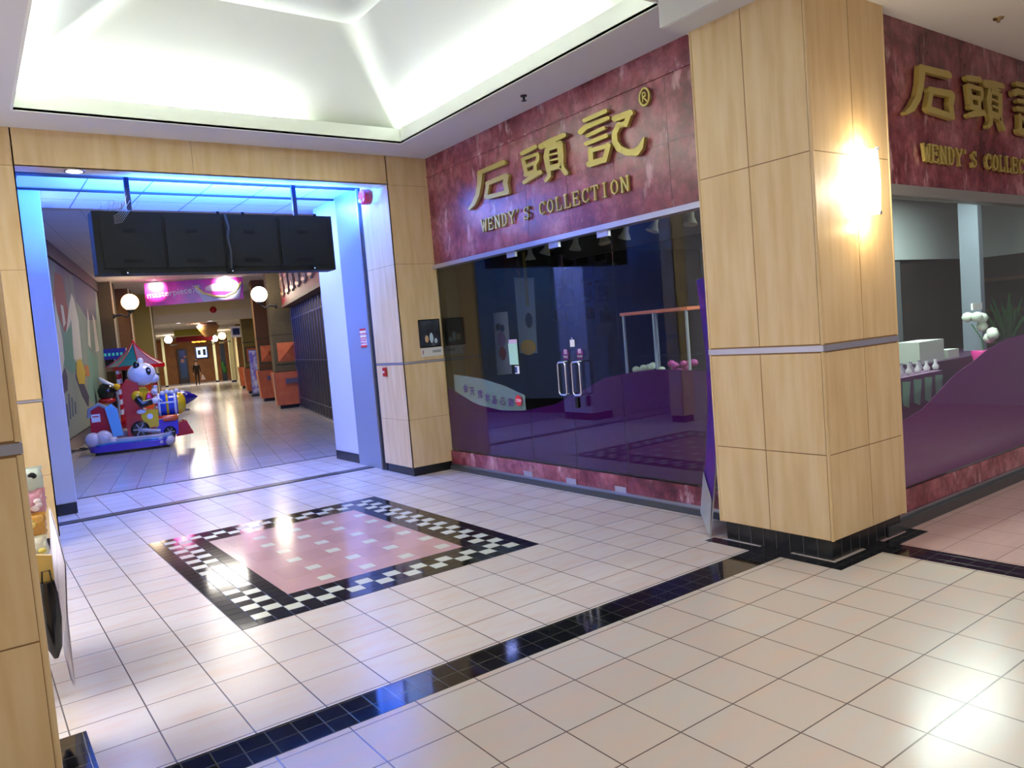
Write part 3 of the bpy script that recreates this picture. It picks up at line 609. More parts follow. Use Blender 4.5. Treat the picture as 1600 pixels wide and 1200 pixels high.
for k in range(34):
    x = random.gauss(0, .09); y = random.uniform(.02, .16); a = random.uniform(0, 6.28); l = random.uniform(.05, .16)
    m_ = Vector((x, y, random.uniform(.01, .05))); pts = [m_ + Vector((math.cos(a + j * .5) * l * j / 5, math.sin(a) * .02 * j, math.sin(a + j * .7) * l * j / 6 + .01 * j)) for j in range(6)]
    b.tube([tuple(q_) if q_.z > .004 or q_.y < -.02 else (q_.x, q_.y, .004) for q_ in pts], .003, 4)
for k in range(6): b.tube([(.02 + .02 * k, .0, .02), (.03 + .02 * k, -.03, -.02), (-.01 + .01 * k, -.03, -.06 - .02 * k), (-.04, -.025, -.08 - .02 * k)], .0022, 4)
o = b.build('wire_tangle'); move(o, (-.70, KY0, KZ1 + .005)); o.scale = (.8, .8, .7); tag(o, 'tangle of loose wire lying on the left end of the black sign cabinet', 'wire', kind='stuff')

# ================================================================== leaning banner behind the column
pb = [(1090, 440), (1100, 433), (1112, 500), (1118, 560), (1121, 640), (1117, 740), (1110, 835), (1094, 800)]
t = thing('folded_banner_stand', 'bent purple and white advertising panel leaning behind the corner column', 'banner', (CX0 - .05, CY1 + .25, 0))
pu = noisy('banner_print', [(.35, (62, 28, 130)), (.6, (92, 30, 132)), (.8, (150, 60, 150))], 5, rough=.3); wg = mat('banner_white', (206, 206, 212), .4)
rows = [((1088, 438), (1102, 432)), ((1096, 500), (1111, 500)), ((1103, 560), (1117, 560)), ((1106, 640), (1120, 640)), ((1102, 720), (1117, 740)), ((1094, 800), (1109, 840))]
L_, Rr = [], []
for (a, c) in rows:
    pa = atY(a[0], a[1], .98); pc = atY(c[0], c[1], .66); L_.append(Vector(pa) - t.location); Rr.append(Vector(pc) - t.location)
dz = Rr[-1].z; 
b = B([pu, wg]); n_ = len(rows)
for k in range(n_ - 1):
    b.add([L_[k], Rr[k], Rr[k + 1], L_[k + 1]], [(0, 1, 2, 3)], 0)
    o_ = Vector((.018, .0, 0)); b.add([L_[k] + o_, Rr[k] + o_, Rr[k + 1] + o_, L_[k + 1] + o_], [(3, 2, 1, 0)], 1)
    b.add([Rr[k], Rr[k] + o_, Rr[k + 1] + o_, Rr[k + 1]], [(0, 1, 2, 3)], 1)
b.add([L_[0], Rr[0], Rr[0] + o_, L_[0] + o_], [(0, 1, 2, 3)], 1)
b.build('panel', t)
B(mat('clear_foot', (170, 175, 180), .2)).add([L_[-1] * .0 + L_[3] * 0 + L_[-1], Rr[-1], Rr[-2] * .6 + Rr[-1] * .4 + Vector((-.012, 0, 0)), L_[-2] * .8 + L_[-1] * .2 + Vector((-.012, 0, 0))], [(0, 1, 2, 3)]).build('silver_foot', t)

# ================================================================== snack cart behind the left column
t = thing('snack_table', 'white-sided display table just past the left column', 'table', (-2.1, 1.5, 0))
def lp(px, py, Y): p = atY(px, py, Y); return Vector((p.x + 2.1, p.y - 1.5, p.z))
B(mat('table_top', (190, 190, 186), .4)).box(-.5, .24, -.25, .45, .64, .678).build('tabletop', t)
for x, y in ((-.46, -.21), (.2, -.21), (.2, .41), (-.46, .41)): B(steel).box(x - .015, x + .015, y - .015, y + .015, 0, .62).build('leg', t)
wp = mat('white_sheet', (214, 208, 222), .4)
sheet = [(lp(78, 792, 1.85), lp(82, 880, 1.6)), (lp(90, 830, 1.7), lp(90, 940, 1.45)), (lp(103, 880, 1.5), lp(97, 985, 1.35)), (lp(106, 960, 1.3), lp(100, 1010, 1.28)), (lp(118, 1072, 1.2), lp(112, 1060, 1.2))]
b = B(wp); o_ = Vector((-.006, -.004, 0))
for (a, c), (d_, e_) in zip(sheet, sheet[1:]): b.add([a, d_, e_, c], [(0, 1, 2, 3)]); b.add([a + o_, c + o_, e_ + o_, d_ + o_], [(0, 1, 2, 3)])
b.build('paper_side', t)
yq = [lp(50, 866, 1.26), lp(80, 866, 1.26), lp(86, 922, 1.26), lp(56, 926, 1.26)]
B(mat('yellow_card', (200, 168, 90), .5)).prism([(p_.x, p_.z) for p_ in yq], -.27, -.24, lambda u, v, w_: (u, w_, v)).build('yellow_valance', t)
bb = thing('black_bag', 'black bag hanging under the snack table edge', 'bag', tuple(atY(80, 962, 1.22)))
B(black).lathe([(.01, -.2), (.03, -.15), (.042, -.02), (.04, .1), (.03, .16)], n=14).build('body', bb); B(black).tube([(-.02, 0, .15), (-.015, 0, .21), (.015, 0, .21), (.02, 0, .15)], .004).build('strap', bb)
def bag(px, py, Y, w_, h_, col, label, col2, crinkle=.3):
    p = atY(px, py, Y); t = thing('snack_bag', label, 'bag', (p.x - w_ * .3, p.y, p.z), random.uniform(-.3, .3))
    m = mat('bag_' + label[:12], col, .25, coat=.5); m2 = mat('bagprint_' + label[:12], col2, .3)
    R2 = []
    for k in range(9):
        z = -h_ / 2 + h_ * k / 8; f = math.sin(math.pi * (k + .4) / 8.8) ** .5
        R2.append([(math.cos(2 * math.pi * i / 14) * w_ / 2 * (.86 + .14 * f) * (1 + random.uniform(-.04, .04)), math.sin(2 * math.pi * i / 14) * .055 * f * (1 + random.uniform(-.2, .2)), z + random.uniform(-.004, .004)) for i in range(14)])
    B(m).rings(R2, 0, True, True).build('pouch', t)
    b = B(m2)
    for k in range(5): b.ball((random.uniform(-.35, .35) * w_, -.052, random.uniform(-.3, .35) * h_), (.018, .006, .014), 8)
    b.build('print', t)
    B(m).box(-w_ / 2, w_ / 2, -.004, .004, h_ / 2 - .01, h_ / 2 + .008).build('seal', t)
bag(56, 752, 1.53, .17, .13, (214, 226, 214), 'clear snack bag with black dots, topmost of the pile on the table', (30, 30, 34))
bag(58, 785, 1.5, .2, .118, (214, 150, 170), 'pink snack bag in the middle of the pile', (235, 220, 230))
bag(58, 822, 1.46, .2, .118, (206, 150, 60), 'orange and gold snack bag under the pink one', (240, 210, 120))
bag(62, 856, 1.42, .19, .105, (226, 222, 200), 'clear bag of yellow sweets at the bottom of the pile', (220, 200, 90))

# ================================================================== CORRIDOR
RL, RRt = -1.9, 2.95
b = B([mat('corridor_wall', (150, 140, 110), .7), blackt, mat('dark_crown', (70, 66, 70), .6)])
cbox(b, RL - .15, RL - .02, -1, 20, 0, 3.9); cbox(b, RL - .03, RL + .03, -1, 13.6, 0, .26, 1); cbox(b, RL - .03, RL + .05, -1, 13.6, 3.62, 3.9, 2)
cbox(b, RL - .15, RL - .02, 20, 48, 0, 3.1)
struct(b.build('wall_left'), 'left wall of the passage with dark skirting and dark crown', 'wall')
# mural
def mural_mat():
    m = mat('mural_paint', rough=.7); N, L, bs = nt(m); mp = coords(N, L, (1, 1, 1)); n = noise(N, L, mp, .9, 5, .6)
    sp = N.new('ShaderNodeSeparateXYZ'); L.new(mp.outputs[0], sp.inputs[0]); ad = N.new('ShaderNodeMath'); ad.operation = 'MULTIPLY_ADD'; ad.inputs[1].default_value = .29
    L.new(sp.outputs[2], ad.inputs[0]); L.new(n.outputs[0], ad.inputs[2]); r = ramp(N, [(.45, (150, 160, 140)), (.85, (120, 140, 128)), (1.0, (110, 100, 118))])
    s2 = N.new('ShaderNodeMath'); s2.operation = 'MULTIPLY'; s2.inputs[1].default_value = .62; L.new(ad.outputs[0], s2.inputs[0]); L.new(s2.outputs[0], r.inputs[0]); L.new(r.outputs[0], bs.inputs['Base Color']); return m
mu = thing('painted_mural', 'large painted mural of pale pinnacles and green hills along the left passage wall', 'mural', tuple(cw(RL, 0)), -TH)
B(mural_mat()).box(-.01, .012, 0, 13.4, .27, 3.6).build('panel', mu)
fm = lambda u, v, w_: (w_, u, v)
def shape(name, col, pts, w_=.016): B(mat('mural_' + name + str(col[0]), col, .7)).prism(pts, .012, w_, fm).build(name, mu)
def px(*l): return [(p.y, p.z) for p in (atR(x, y, RL) for x, y in l)]
shape('sky_red', (150, 84, 78), px((84, 425), (96, 432), (108, 500), (100, 520), (82, 470)), .014)
shape('sky_blue', (84, 92, 118), px((112, 425), (148, 455), (150, 500), (136, 500), (118, 470)), .0145)
shape('hill', (104, 152, 128), px((98, 520), (112, 508), (118, 500), (120, 575), (112, 585), (98, 570)), .015)
shape('hill', (122, 160, 140), px((136, 545), (152, 560), (154, 640), (138, 620)), .015)
shape('pinnacle', (206, 204, 186), px((110, 458), (114, 468), (121, 500), (127, 560), (122, 574), (114, 560), (110, 500), (102, 520), (106, 480)), .018)
shape('pinnacle', (206, 204, 186), px((83, 462), (88, 490), (96, 530), (99, 560), (95, 590), (91, 575), (88, 530)), .018)
shape('pinnacle', (206, 204, 186), px((93, 476), (97, 478), (101, 505), (98, 512)), .018)
shape('pinnacle', (206, 204, 186), px((135, 480), (138, 500), (141, 545), (137, 540)), .018)
shape('pinnacle', (206, 204, 186), px((143, 490), (147, 500), (154, 548), (149, 550)), .018)
shape('tree_trunk', (76, 74, 92), px((90, 600), (100, 575), (104, 590), (104, 610), (94, 620)), .018)
shape('tree_trunk', (76, 74, 92), px((118, 560), (126, 590), (138, 620), (137, 636), (128, 620), (117, 590)), .018)
shape('flower', (206, 176, 60), px((118, 565), (124, 560), (132, 580), (131, 600), (122, 600), (118, 585)), .02)
shape('flower', (196, 130, 70), px((131, 570), (137, 572), (139, 588), (133, 588)), .02)
shape('dark_mark', (96, 104, 110), px((96, 630), (104, 632), (107, 665), (99, 672)), .018)
for k in range(3): shape('dark_mark', (96, 104, 110), px((105 + k * 5, 615 + k * 6), (107 + k * 5, 616 + k * 6), (110 + k * 4, 655 - k * 4), (108 + k * 4, 655 - k * 4)), .018)
# left piers
def cpier(name, label, r0, r1, d0, d1, z1, m, trim=beige):
    t = thing(name, label, 'pilaster', tuple(cw(r0, d0)), -TH); B(m).box(0, r1 - r0, 0, d1 - d0, .0, z1).build('shaft', t)
    B(trim).box(r1 - r0 - .03, r1 - r0 + .012, -.012, .03, 0, z1).build('edge_trim', t); return t
p = atD(180, 500, 13.6); cpier('wall_pilaster', 'dark olive pilaster at the end of the mural', RL, p.x, 13.6, 14.4, 3.9, dolive)
p = atD(206, 500, 16.0); cpier('wall_pilaster', 'brown pilaster behind the left globe lamp', RL, p.x, 16, 16.8, 3.9, brownp)
p = atD(237, 500, 18.5); cpier('wall_pilaster', 'broad olive pilaster left of the pink banner', RL, p.x, 18.5, 20, 3.9, olive)
# right wall with shutters and red sign
b = B([mat('shop_dark', (26, 26, 32), .5), steel]); cbox(b, RRt, RRt + .12, 0, 20, 0, 3.9); cbox(b, RRt - .06, RRt, 0, 11, 0, .05, 1)
struct(b.build('wall_right'), 'dark shop front wall behind the folding grille, right side of passage', 'wall')
b = B(beige); cbox(b, RRt, RRt + .12, 20, 48, 0, 3.1); struct(b.build('wall_right'), 'far right wall of the passage', 'wall')
gr = thing('folding_grille', 'tall folding metal security grille on the right of the passage', 'grille', tuple(cw(RRt - .05, 2)), -TH)
gs = mat('grille_steel', (120, 124, 140), .3, .9)
b = B(gs)
for k in range(44): b.box(-.03 * (k % 2), .012 - .03 * (k % 2), k * .2, k * .2 + .022, .05, 2.72)
o = b.build('slat', gr); o['kind'] = 'stuff'
b = B(gs)
for z in (.3, 1.3, 2.4): b.box(-.02, -.008, 0, 8.8, z, z + .02)
b.build('cross_bar', gr)
t = thing('red_shop_sign', 'red sign with gold strokes above the folding grille', 'sign', tuple(cw(RRt - .25, 2)), -TH)
B(mat('maroon_panel', (120, 24, 44), .5)).box(0, .24, 0, 8.8, 2.8, 3.88).build('panel', t); B(mat('rail_brown', (96, 70, 64), .5)).box(-.02, .24, 0, 8.8, 2.72, 2.8).build('lower_rail', t)
p = atR(472, 455, RRt - .28)
pgold = mat('pale_gold', (170, 146, 104), .35, .5)
for k in range(6):
    b = B(pgold)
    y = p.y - 2 + k * 1.0 - 2 + .6; z = 3.35
    for a, c in (((-.28, .3), (.28, .3)), ((-.2, .1), (.2, .1)), ((0, .38), (0, -.36)), ((-.25, -.32), (.26, -.28)), ((-.2, .05), (-.26, -.3)), ((.22, .28), (.24, -.1))):
        for poly in pen([a, c], .07): b.prism([(y + u, z + v) for u, v in poly], -.05, -.005, fm)
    b.build('character', t)
# right pillars with orange bases
def opillar(label, r0, r1, d, face, w_=1.0, vent=True, pyr=True):
    t = thing('passage_pillar', label, 'pillar', tuple(cw(r0, d)), -TH); W = r1 - r0; D = .8
    B(face).box(.08, W - .04, .06, D, 1.0, 3.9).build('shaft', t)
    B(dolive).box(.07, W - .03, .05, D, 2.02, 2.06).box(.07, W - .03, .05, D, 1.02, 1.06).build('band', t)
    B([orange, beige]).box(0, W, 0, D, .1, 1.0, 0, .07).box(-.004, .012, -.004, .02, .12, 1.0, 1).build('planter_base', t)
    B(blackt).box(.12, W - .12, .12, D - .1, 0, .1).build('plinth', t)
    if vent: B(mat('vent_grey', (110, 92, 96), .4, .4)).box(W * .38, W * .8, -.008, .06, .68, .82).build('vent', t)
    if pyr:
        x0_, x1_, z0_, z1_ = W * .22, W * .8, 1.28, 1.80; b = B([orange, dolive]); b.box(x0_ - .06, x1_ + .06, .04, .06, z0_ - .06, z1_ + .06, 1)
        c_ = ((x0_ + x1_) / 2, -.06, (z0_ + z1_) / 2); q4 = [(x0_, .04, z0_), (x1_, .04, z0_), (x1_, .04, z1_), (x0_, .04, z1_)]
        for k in range(4): b.add([q4[k], q4[(k + 1) % 4], c_], [(0, 1, 2)])
        b.build('pyramid_tile', t)
    return t
opillar('nearest orange-based olive pillar with pyramid tile, beside the folding grille', 2.30, 3.12, 11.0, dolive)
opillar('brown pillar with orange base, second along the right side of the passage', 2.22, 2.95, 15.2, brownp)
opillar('bright olive pillar behind the poster kiosk, third along the right side', 2.18, 2.98, 21.5, olive, pyr=True)
opillar('small farthest orange-based pillar by the hanging box sign', 2.3, 2.98, 27.5, brownp, vent=False, pyr=False)
# globe lamps
gm_w = mat('globe_warm', (255, 220, 180), .4, emit=(255, 190, 140), es=2.2); gm_n = mat('globe_white', (255, 252, 240), .4, emit=(255, 246, 224), es=4)
def globe(px_, py_, d, rpx, m, label, side, pw_):
    p = atD(px_, py_, d); k = (d + 10.4) / FPX; r = rpx * k
    t = thing('globe_lamp', label, 'lamp', tuple(cw(p.x, d, p.z)), -TH, None)
    B(m).ball((0, 0, 0), r, 20).build('globe', t)
    B(dark).lathe([(r * .45, -r * .92), (r * .5, -r * 1.1), (r * .2, -r * 1.25)], n=14).tube([(0, 0, -r * 1.2), (side * r * .5, 0, -r * 1.75), (side * r * 1.1, 0, -r * 1.45), (side * r * 1.9, 0, -r * 1.6)], r * .13).lathe([(r * .3, -.02), (r * .3, .02)], (side * r * 1.9, 0, -r * 1.6), 10, axis='x').build('bracket', t)
    if pw_: q_ = cw(p.x, d - r - .15, p.z); point('globe_light', q_, pw_, (1, .82, .6), r)
globe(203, 472, 13.2, 11.5, gm_w, 'warm glowing globe lamp on the left pilaster', -1, 8)
globe(405, 460, 10.6, 11.8, gm_n, 'white glowing globe lamp on the nearest right pillar', 1, 12)
globe(263, 531, 37, 5.3, gm_n, 'small white globe lamp at the far left shop column', 1, 20)
globe(335, 529, 37, 4.8, gm_n, 'small globe lamp right of the far brown wall, the lower of two', -1, 0)
globe(347, 525, 35, 5.4, mat('globe_amber', (255, 226, 170), .4, emit=(255, 200, 120), es=4), 'amber globe lamp beside the far dark doorway', 1, 20)
# pink banner
BD = 14; c4 = [atD(x, y, BD) for x, y in ((225, 443), (379, 432), (381, 467), (228, 479))]
t = thing('hanging_banner', 'long magenta banner with a bowl picture hanging across the passage', 'banner', tuple(cw(0, BD)), -TH)
fd = lambda u, v, w_: (u, w_, v)
def bm_():
    m = mat('magenta_print', rough=.25); N, L, bs = nt(m); mp = coords(N, L); n = noise(N, L, mp, 1.3, 2); r = ramp(N, [(.35, (150, 20, 120)), (.6, (226, 40, 150))]); L.new(n.outputs[0], r.inputs[0]); L.new(r.outputs[0], bs.inputs['Base Color']); return m
B(bm_()).prism([(p.x, p.z) for p in c4], 0, .04, fd).build('panel', t)
bw = [(p.x, p.z) for p in (atD(x, y, BD) for x, y in ((304, 449), (318, 459), (335, 465), (352, 465), (368, 458), (378, 440), (374, 466), (318, 472)))]
B(mat('bowl_silver', (170, 168, 180), .3)).prism([bw[0], bw[1], bw[2], bw[3], bw[4], bw[5], bw[6], bw[7]], -.012, 0, fd).build('bowl_picture', t)
rim = [atD(x, y, BD) for x, y in ((305, 447), (318, 458), (335, 463), (352, 463), (367, 456), (377, 441))]
B(mat('rim_yellow', (226, 216, 120), .3)).tube([(p.x, -.02, p.z) for p in rim], .035, 6).build('bowl_rim', t)
food = [atD(x, y, BD) for x, y in ((340, 449), (358, 446), (328, 451))]
B(mat('food_pale', (235, 220, 226), .4)).ball((food[0].x, -.0, food[0].z), (.33, .03, .12), 14).ball((food[1].x, 0, food[1].z), (.3, .03, .18), 14).ball((food[2].x, 0, food[2].z), (.14, .03, .08), 12).build('bowl_contents', t)
p = atD(272, 457, BD); text('lettering', 'masterpiece港', .25, wh, t, (p.x, -.012, p.z), (R_(90), R_(-5), 0), .004)
B(dark).tube([(c4[0].x + .3, .02, c4[0].z), (c4[0].x + .3, .02, 3.9)], .01, 5).build('hanging_wire', t)
B(dark).tube([(c4[1].x - .3, .02, c4[1].z), (c4[1].x - .3, .02, 3.9)], .01, 5).build('hanging_wire', t)
def spot(nm, r, d, z, tr, td, tz, pw_, ang):
    l = bpy.data.lights.new(nm, 'SPOT'); l.energy = pw_; l.spot_size = R_(ang); l.spot_blend = .6; l.shadow_soft_size = .04; l.color = (1, .95, .95)
    o = bpy.data.objects.new(nm, l); COL.objects.link(o); a = cw(r, d, z); c_ = cw(tr, td, tz); o.location = a; o.rotation_euler = (c_ - a).to_track_quat('-Z', 'Y').to_euler()
pa, pc = atD(243, 452, BD), atD(352, 446, BD)
spot('banner_spot_a', pa.x, BD - .7, 3.85, pa.x, BD, pa.z, 130, 50); spot('banner_spot_b', pc.x, BD - .7, 3.85, pc.x, BD, pc.z, 150, 60)
# bell on bulkhead
p = atD(333, 484, 20); t = thing('fire_alarm', 'red alarm bell on the beige bulkhead beyond the banner', 'alarm', tuple(cw(p.x, 20, p.z)), -TH)
B(MATS['alarm_red']).lathe([(.12, 0), (.12, -.03), (.09, -.08), (.02, -.1)], n=18, axis='y').build('gong', t)
# far end
b = B([noisy('far_wood', [(.3, (150, 92, 30)), (.7, (172, 110, 42))], 3, rough=.5), beige]); cbox(b, -2, 2.95, 46, 46.2, 0, 3.02)
struct(b.build('wall_back'), 'golden brown wall closing the far end of the passage', 'wall')
def fbox(name, label, cat, x0, y0, x1, y1, d, dep, m, z0=None, part='panel', group=None):
    a, c_ = atD(x0, y0, d), atD(x1, y1, d); t = thing(name, label, cat, tuple(cw(a.x, d)), -TH, group); zz0 = c_.z if z0 is None else z0
    B(m).box(0, c_.x - a.x, 0, dep, zz0, a.z).build(part, t); return t, c_.x - a.x, zz0, a.z
pgreen = mat('pale_green_post', (180, 184, 150), .5)
for x0_, x1_, dd, lb in ((251, 262, 40, 'pale green shop column left of the far brown wall'), (331, 342, 41, 'pale shop column between brown wall and dark doorway'), (356, 370, 38, 'pale green shop column right of the dark doorway')):
    t, W, z0_, z1_ = fbox('shop_column', lb, 'column', x0_, 530, x1_, 596, dd, .5, pgreen, 0, 'shaft'); B(pgreen).box(0, W, 0, .5, z1_, 3.02).build('capital', t); B(blackt).box(-.02, W + .02, -.02, .5, 0, .1).build('skirting', t)
t, W, z0_, z1_ = fbox('shop_doorway', 'dark green shop doorway between two pale columns', 'doorway', 342, 532, 356, 592, 43, .3, mat('dark_green', (14, 34, 22), .3), 0, 'opening')
B(mat('plant_green', (40, 110, 50), .6)).ball((W * .3, -.05, 1.0), (.12, .1, .3), 8).ball((W * .55, -.05, .7), (.15, .1, .25), 8).build('foliage', t); B(beige).box(-.02, W + .02, -.05, .02, z1_ - .2, z1_ - .1).build('lintel', t)
t, W, z0_, z1_ = fbox('shop_door', 'dark glass door in the far brown wall', 'door', 276, 546, 297, 595, 45.6, .12, mat('door_frame_dark', (40, 36, 34), .4), 0, 'frame')
B(mat('door_glass_blue', (58, 78, 84), .2)).box(.12, W - .12, -.02, 0, .35, z1_ - .7).build('lower_glass', t); B(mat('door_glass_dark', (20, 20, 24), .2)).box(.12, W - .12, -.02, 0, z1_ - .7, z1_ - .1).build('upper_glass', t)
B(mat('pink_blob', (196, 150, 160), .5)).ball((W * .45, -.06, z1_ - .8), (.13, .05, .16), 10).ball((W * .72, -.06, z1_ - .55), (.1, .05, .1), 10).build('door_poster', t)
t, W, z0_, z1_ = fbox('wall_television', 'lit television screen on the far brown wall', 'television', 304, 542, 326, 559, 45.7, .1, black, None, 'case')
B(mat('screen_lit', (120, 140, 170), .3, emit=(150, 180, 230), es=1.6)).box(.08, W - .08, -.01, 0, z0_ + .06, z1_ - .06).build('screen', t); B(mat('screen_dark', (30, 40, 60), .4)).box(W * .6, W * .82, -.016, -.01, z0_ + .2, z1_ - .2).box(W * .2, W * .42, -.016, -.01, z0_ + .25, z1_ - .25).build('picture', t)
t, W, z0_, z1_ = fbox('shop_awning', 'yellow-green box awning over the far shop', 'awning', 270, 505, 340, 521, 30, 1.5, mat('lime_yellow', (176, 168, 50), .6), None, 'canopy')
t, W, z0_, z1_ = fbox('shop_awning', 'dark red band under the yellow-green awning', 'awning', 274, 523, 333, 531, 35, .3, mat('maroon', (130, 14, 34), .5), None, 'canopy')
a, c_ = atD(299, 528, 38), atD(322, 534, 38); t = thing('shop_lettering', 'small glowing orange characters on the far shop front', 'sign', tuple(cw(a.x, 38, c_.z)), -TH)
om = mat('orange_lit', (255, 160, 60), .4, emit=(255, 150, 50), es=2.5); W, H2 = c_.x - a.x, a.z - c_.z
for k in range(3):
    b = B(om); 
    for s0, s1 in (((-.4, .35), (.4, .35)), ((-.35, 0), (.35, 0)), ((0, .5), (0, -.5)), ((-.4, -.4), (.4, -.4)), ((-.3, .2), (-.35, -.3))):
        for poly in pen([(s0[0] * H2 * .9, s0[1] * H2), (s1[0] * H2 * .9, s1[1] * H2)], .05): b.prism([(W * (k + .5) / 3 + u, H2 / 2 + v) for u, v in poly], -.03, 0, fd)
    b.build('character', t)
B(dark).box(-.1, W + .1, 0, .02, -.01, 0).build('rail', t)
p = atD(325, 509, 24); t = thing('bowl_pendant', 'woven bowl-shaped pendant hanging below the far bulkhead', 'lamp', tuple(cw(p.x, 24, 0)), -TH)
k = 34.4 / FPX; B(mat('bowl_wicker', (168, 122, 62), .6)).lathe([(6 * k, atD(325, 526, 24).z), (12 * k, atD(325, 517, 24).z), (16 * k, p.z), (15.5 * k, p.z), (11 * k, atD(325, 516, 24).z)], n=24, cap=False).build('bowl', t)
B(mat('bowl_pink', (196, 150, 140), .6)).lathe([(15 * k, p.z - .02), (12 * k, p.z + .1), (.02, p.z + .12)], n=20, cap=False).build('filling', t); B(dark).tube([(0, 0, p.z), (0, 0, 3.02)], .012, 5).build('cord', t)
p = atD(278, 500, 21.5); 
for px_, py_, d_, lb in ((278, 502, 22, 'lit ceiling downlight just beyond the bulkhead, left one'), (328, 501, 22, 'lit ceiling downlight just beyond the bulkhead, right one')):
    p = atD(px_, py_, d_); t = thing('downlight', lb, 'lamp', tuple(cw(p.x, d_, 3.02)), -TH); B(MATS['lamp_white']).lathe([(.14, -.02), (.14, 0)], n=18).build('lens', t); B(chrome).lathe([(.16, -.008), (.17, 0)], n=18).build('bezel', t)
# box sign
p = atD(369, 518, 24.5); t = thing('box_sign', 'small white box sign with dark square, projecting from a right pillar', 'sign', tuple(cw(p.x, 24.5, p.z)), -TH)
B(wh).rbox(-.22, .22, 0, .15, -.24, .24, .02).build('case', t); B(mat('sign_print', (30, 26, 40), .4)).box(-.14, .14, -.008, 0, -.14, .14).build('print', t); B(dark).tube([(.2, .07, .2), (.6, .07, .26)], .015).build('arm', t)
# poster kiosk
p = atD(400, 611, 19.5); t = thing('poster_kiosk', 'violet poster stand in front of the third right pillar', 'stand', tuple(cw(2.30, 19.3)), -TH)
B(mat('kiosk_frame', (120, 116, 140), .4, .4)).box(-.03, .40, 0, .08, .06, 1.72).build('frame', t); B(dark).box(-.06, .44, -.12, .2, 0, .06).build('foot', t)
km = noisy('kiosk_print', [(.4, (120, 100, 190)), (.55, (190, 186, 220)), (.7, (236, 236, 240))], 5, rough=.3); B(km).box(0, .37, -.008, 0, .12, 1.68).build('poster', t)
# floor mat/step near pillar 2
# person
p = atD(310, 603, 37.5)
def person():
    t = thing('person', 'person in dark clothes walking away down the passage, carrying a white bag', 'person', tuple(cw(p.x, p.y)), -TH)
    h = 1.46; s = h / 1.7
    V = [(0, 0, .93), (0, 0, 1.15), (0, 0, 1.38), (0, -.01, 1.47), (0, -.02, 1.56), (0, -.02, 1.66), (-.16, 0, 1.36), (-.21, .02, 1.1), (-.22, -.05, .86), (.16, 0, 1.36), (.22, .0, 1.1), (.24, -.04, .86),
         (-.09, 0, .88), (-.1, -.08, .48), (-.1, .02, .08), (-.1, -.1, .04), (.09, 0, .88), (.09, .06, .48), (.09, .2, .1), (.09, .1, .05)]
    E_ = [(0, 1), (1, 2), (2, 3), (3, 4), (4, 5), (2, 6), (6, 7), (7, 8), (2, 9), (9, 10), (10, 11), (0, 12), (12, 13), (13, 14), (14, 15), (0, 16), (16, 17), (17, 18), (18, 19)]
    Rd = [.14, .14, .15, .055, .085, .08, .07, .05, .035, .07, .05, .035, .09, .065, .045, .04, .09, .065, .045, .04]
    me = bpy.data.meshes.new('body'); me.from_pydata([(x * s, y * s, z * s) for x, y, z in V], E_, []); ob = bpy.data.objects.new('body', me); COL.objects.link(ob)
    sk = ob.modifiers.new('s', 'SKIN'); ob.modifiers.new('u', 'SUBSURF').levels = 2
    for i, r in enumerate(Rd): me.skin_vertices[0].data[i].radius = (r * s, r * s * .8)
    me.skin_vertices[0].data[0].use_root = True
    dg = bpy.context.evaluated_depsgraph_get(); m2 = bpy.data.meshes.new_from_object(ob.evaluated_get(dg)); bpy.data.objects.remove(ob)
    m2.name = 'body'; m2.materials.clear()
    for m in (mat('skin', (190, 140, 112), .5), mat('dark_cloth', (24, 22, 26), .8), mat('dark_trousers', (34, 26, 26), .8), mat('shoe', (16, 16, 16), .5)): m2.materials.append(m)
    for pl_ in m2.polygons:
        z = pl_.center.z / s; pl_.use_smooth = True; pl_.material_index = 0 if z > 1.44 or (z < .9 and abs(pl_.center.x) / s > .19) else 1 if z > .85 else 2 if z > .1 else 3
    o = bpy.data.objects.new('body', m2); COL.objects.link(o); o.parent = t
    B(mat('hair', (18, 14, 12), .7)).ball((0, .015, 1.66 * s), (.095 * s, .1 * s, .1 * s), 14).ball((0, .05, 1.58 * s), (.09 * s, .06 * s, .1 * s), 12).build('hair', t)
    B(mat('shirt_print', (170, 160, 160), .7)).box(-.07, .07, -.135, -.1, 1.17, 1.29).build('shirt_motif', t)
    f = B([MATS['skin'], black]); f.ball((0, -.098 * s, 1.60 * s), (.012, .018, .02), 8).ball((-.03, -.09 * s, 1.63 * s), .008, 6, 1).ball((.03, -.09 * s, 1.63 * s), .008, 6, 1).box(-.02, .02, -.1 * s, -.08 * s, 1.555 * s, 1.562 * s, 1).build('face', t)
    for sx in (-1, 1):
        b = B(MATS['skin']); hx = .225 * s * sx
        b.ball((hx, -.045 * s, .815 * s), (.022, .03, .045), 8)
        for k in range(4): b.tube([(hx, (-.075 + k * .02) * s, .79 * s), (hx - sx * .008, (-.08 + k * .02) * s, (.745 - .006 * (k % 2)) * s), (hx - sx * .018, (-.075 + k * .02) * s, .72 * s)], .008, 5)
        b.tube([(hx, -.07 * s, .82 * s), (hx - sx * .01, -.1 * s, .78 * s)], .009, 5); b.build('hand', t)
    bg = thing('shopping_bag', 'white shopping bag in the walking person\'s right hand', 'bag', tuple(cw(p.x + .27, p.y)), -TH)
    B(mat('bag_white', (214, 200, 204), .5)).prism([(-.02, .72 * s), (.05, .7 * s), (.17, .38 * s), (-.09, .36 * s)], -.12, .06, fd).build('pouch', bg)
    B(mat('bag_white', (214, 200, 204), .5)).tube([(0, -.03, .6), (-.03, -.04, .64), (.02, -.04, .62)], .006).build('handle', bg)
person()

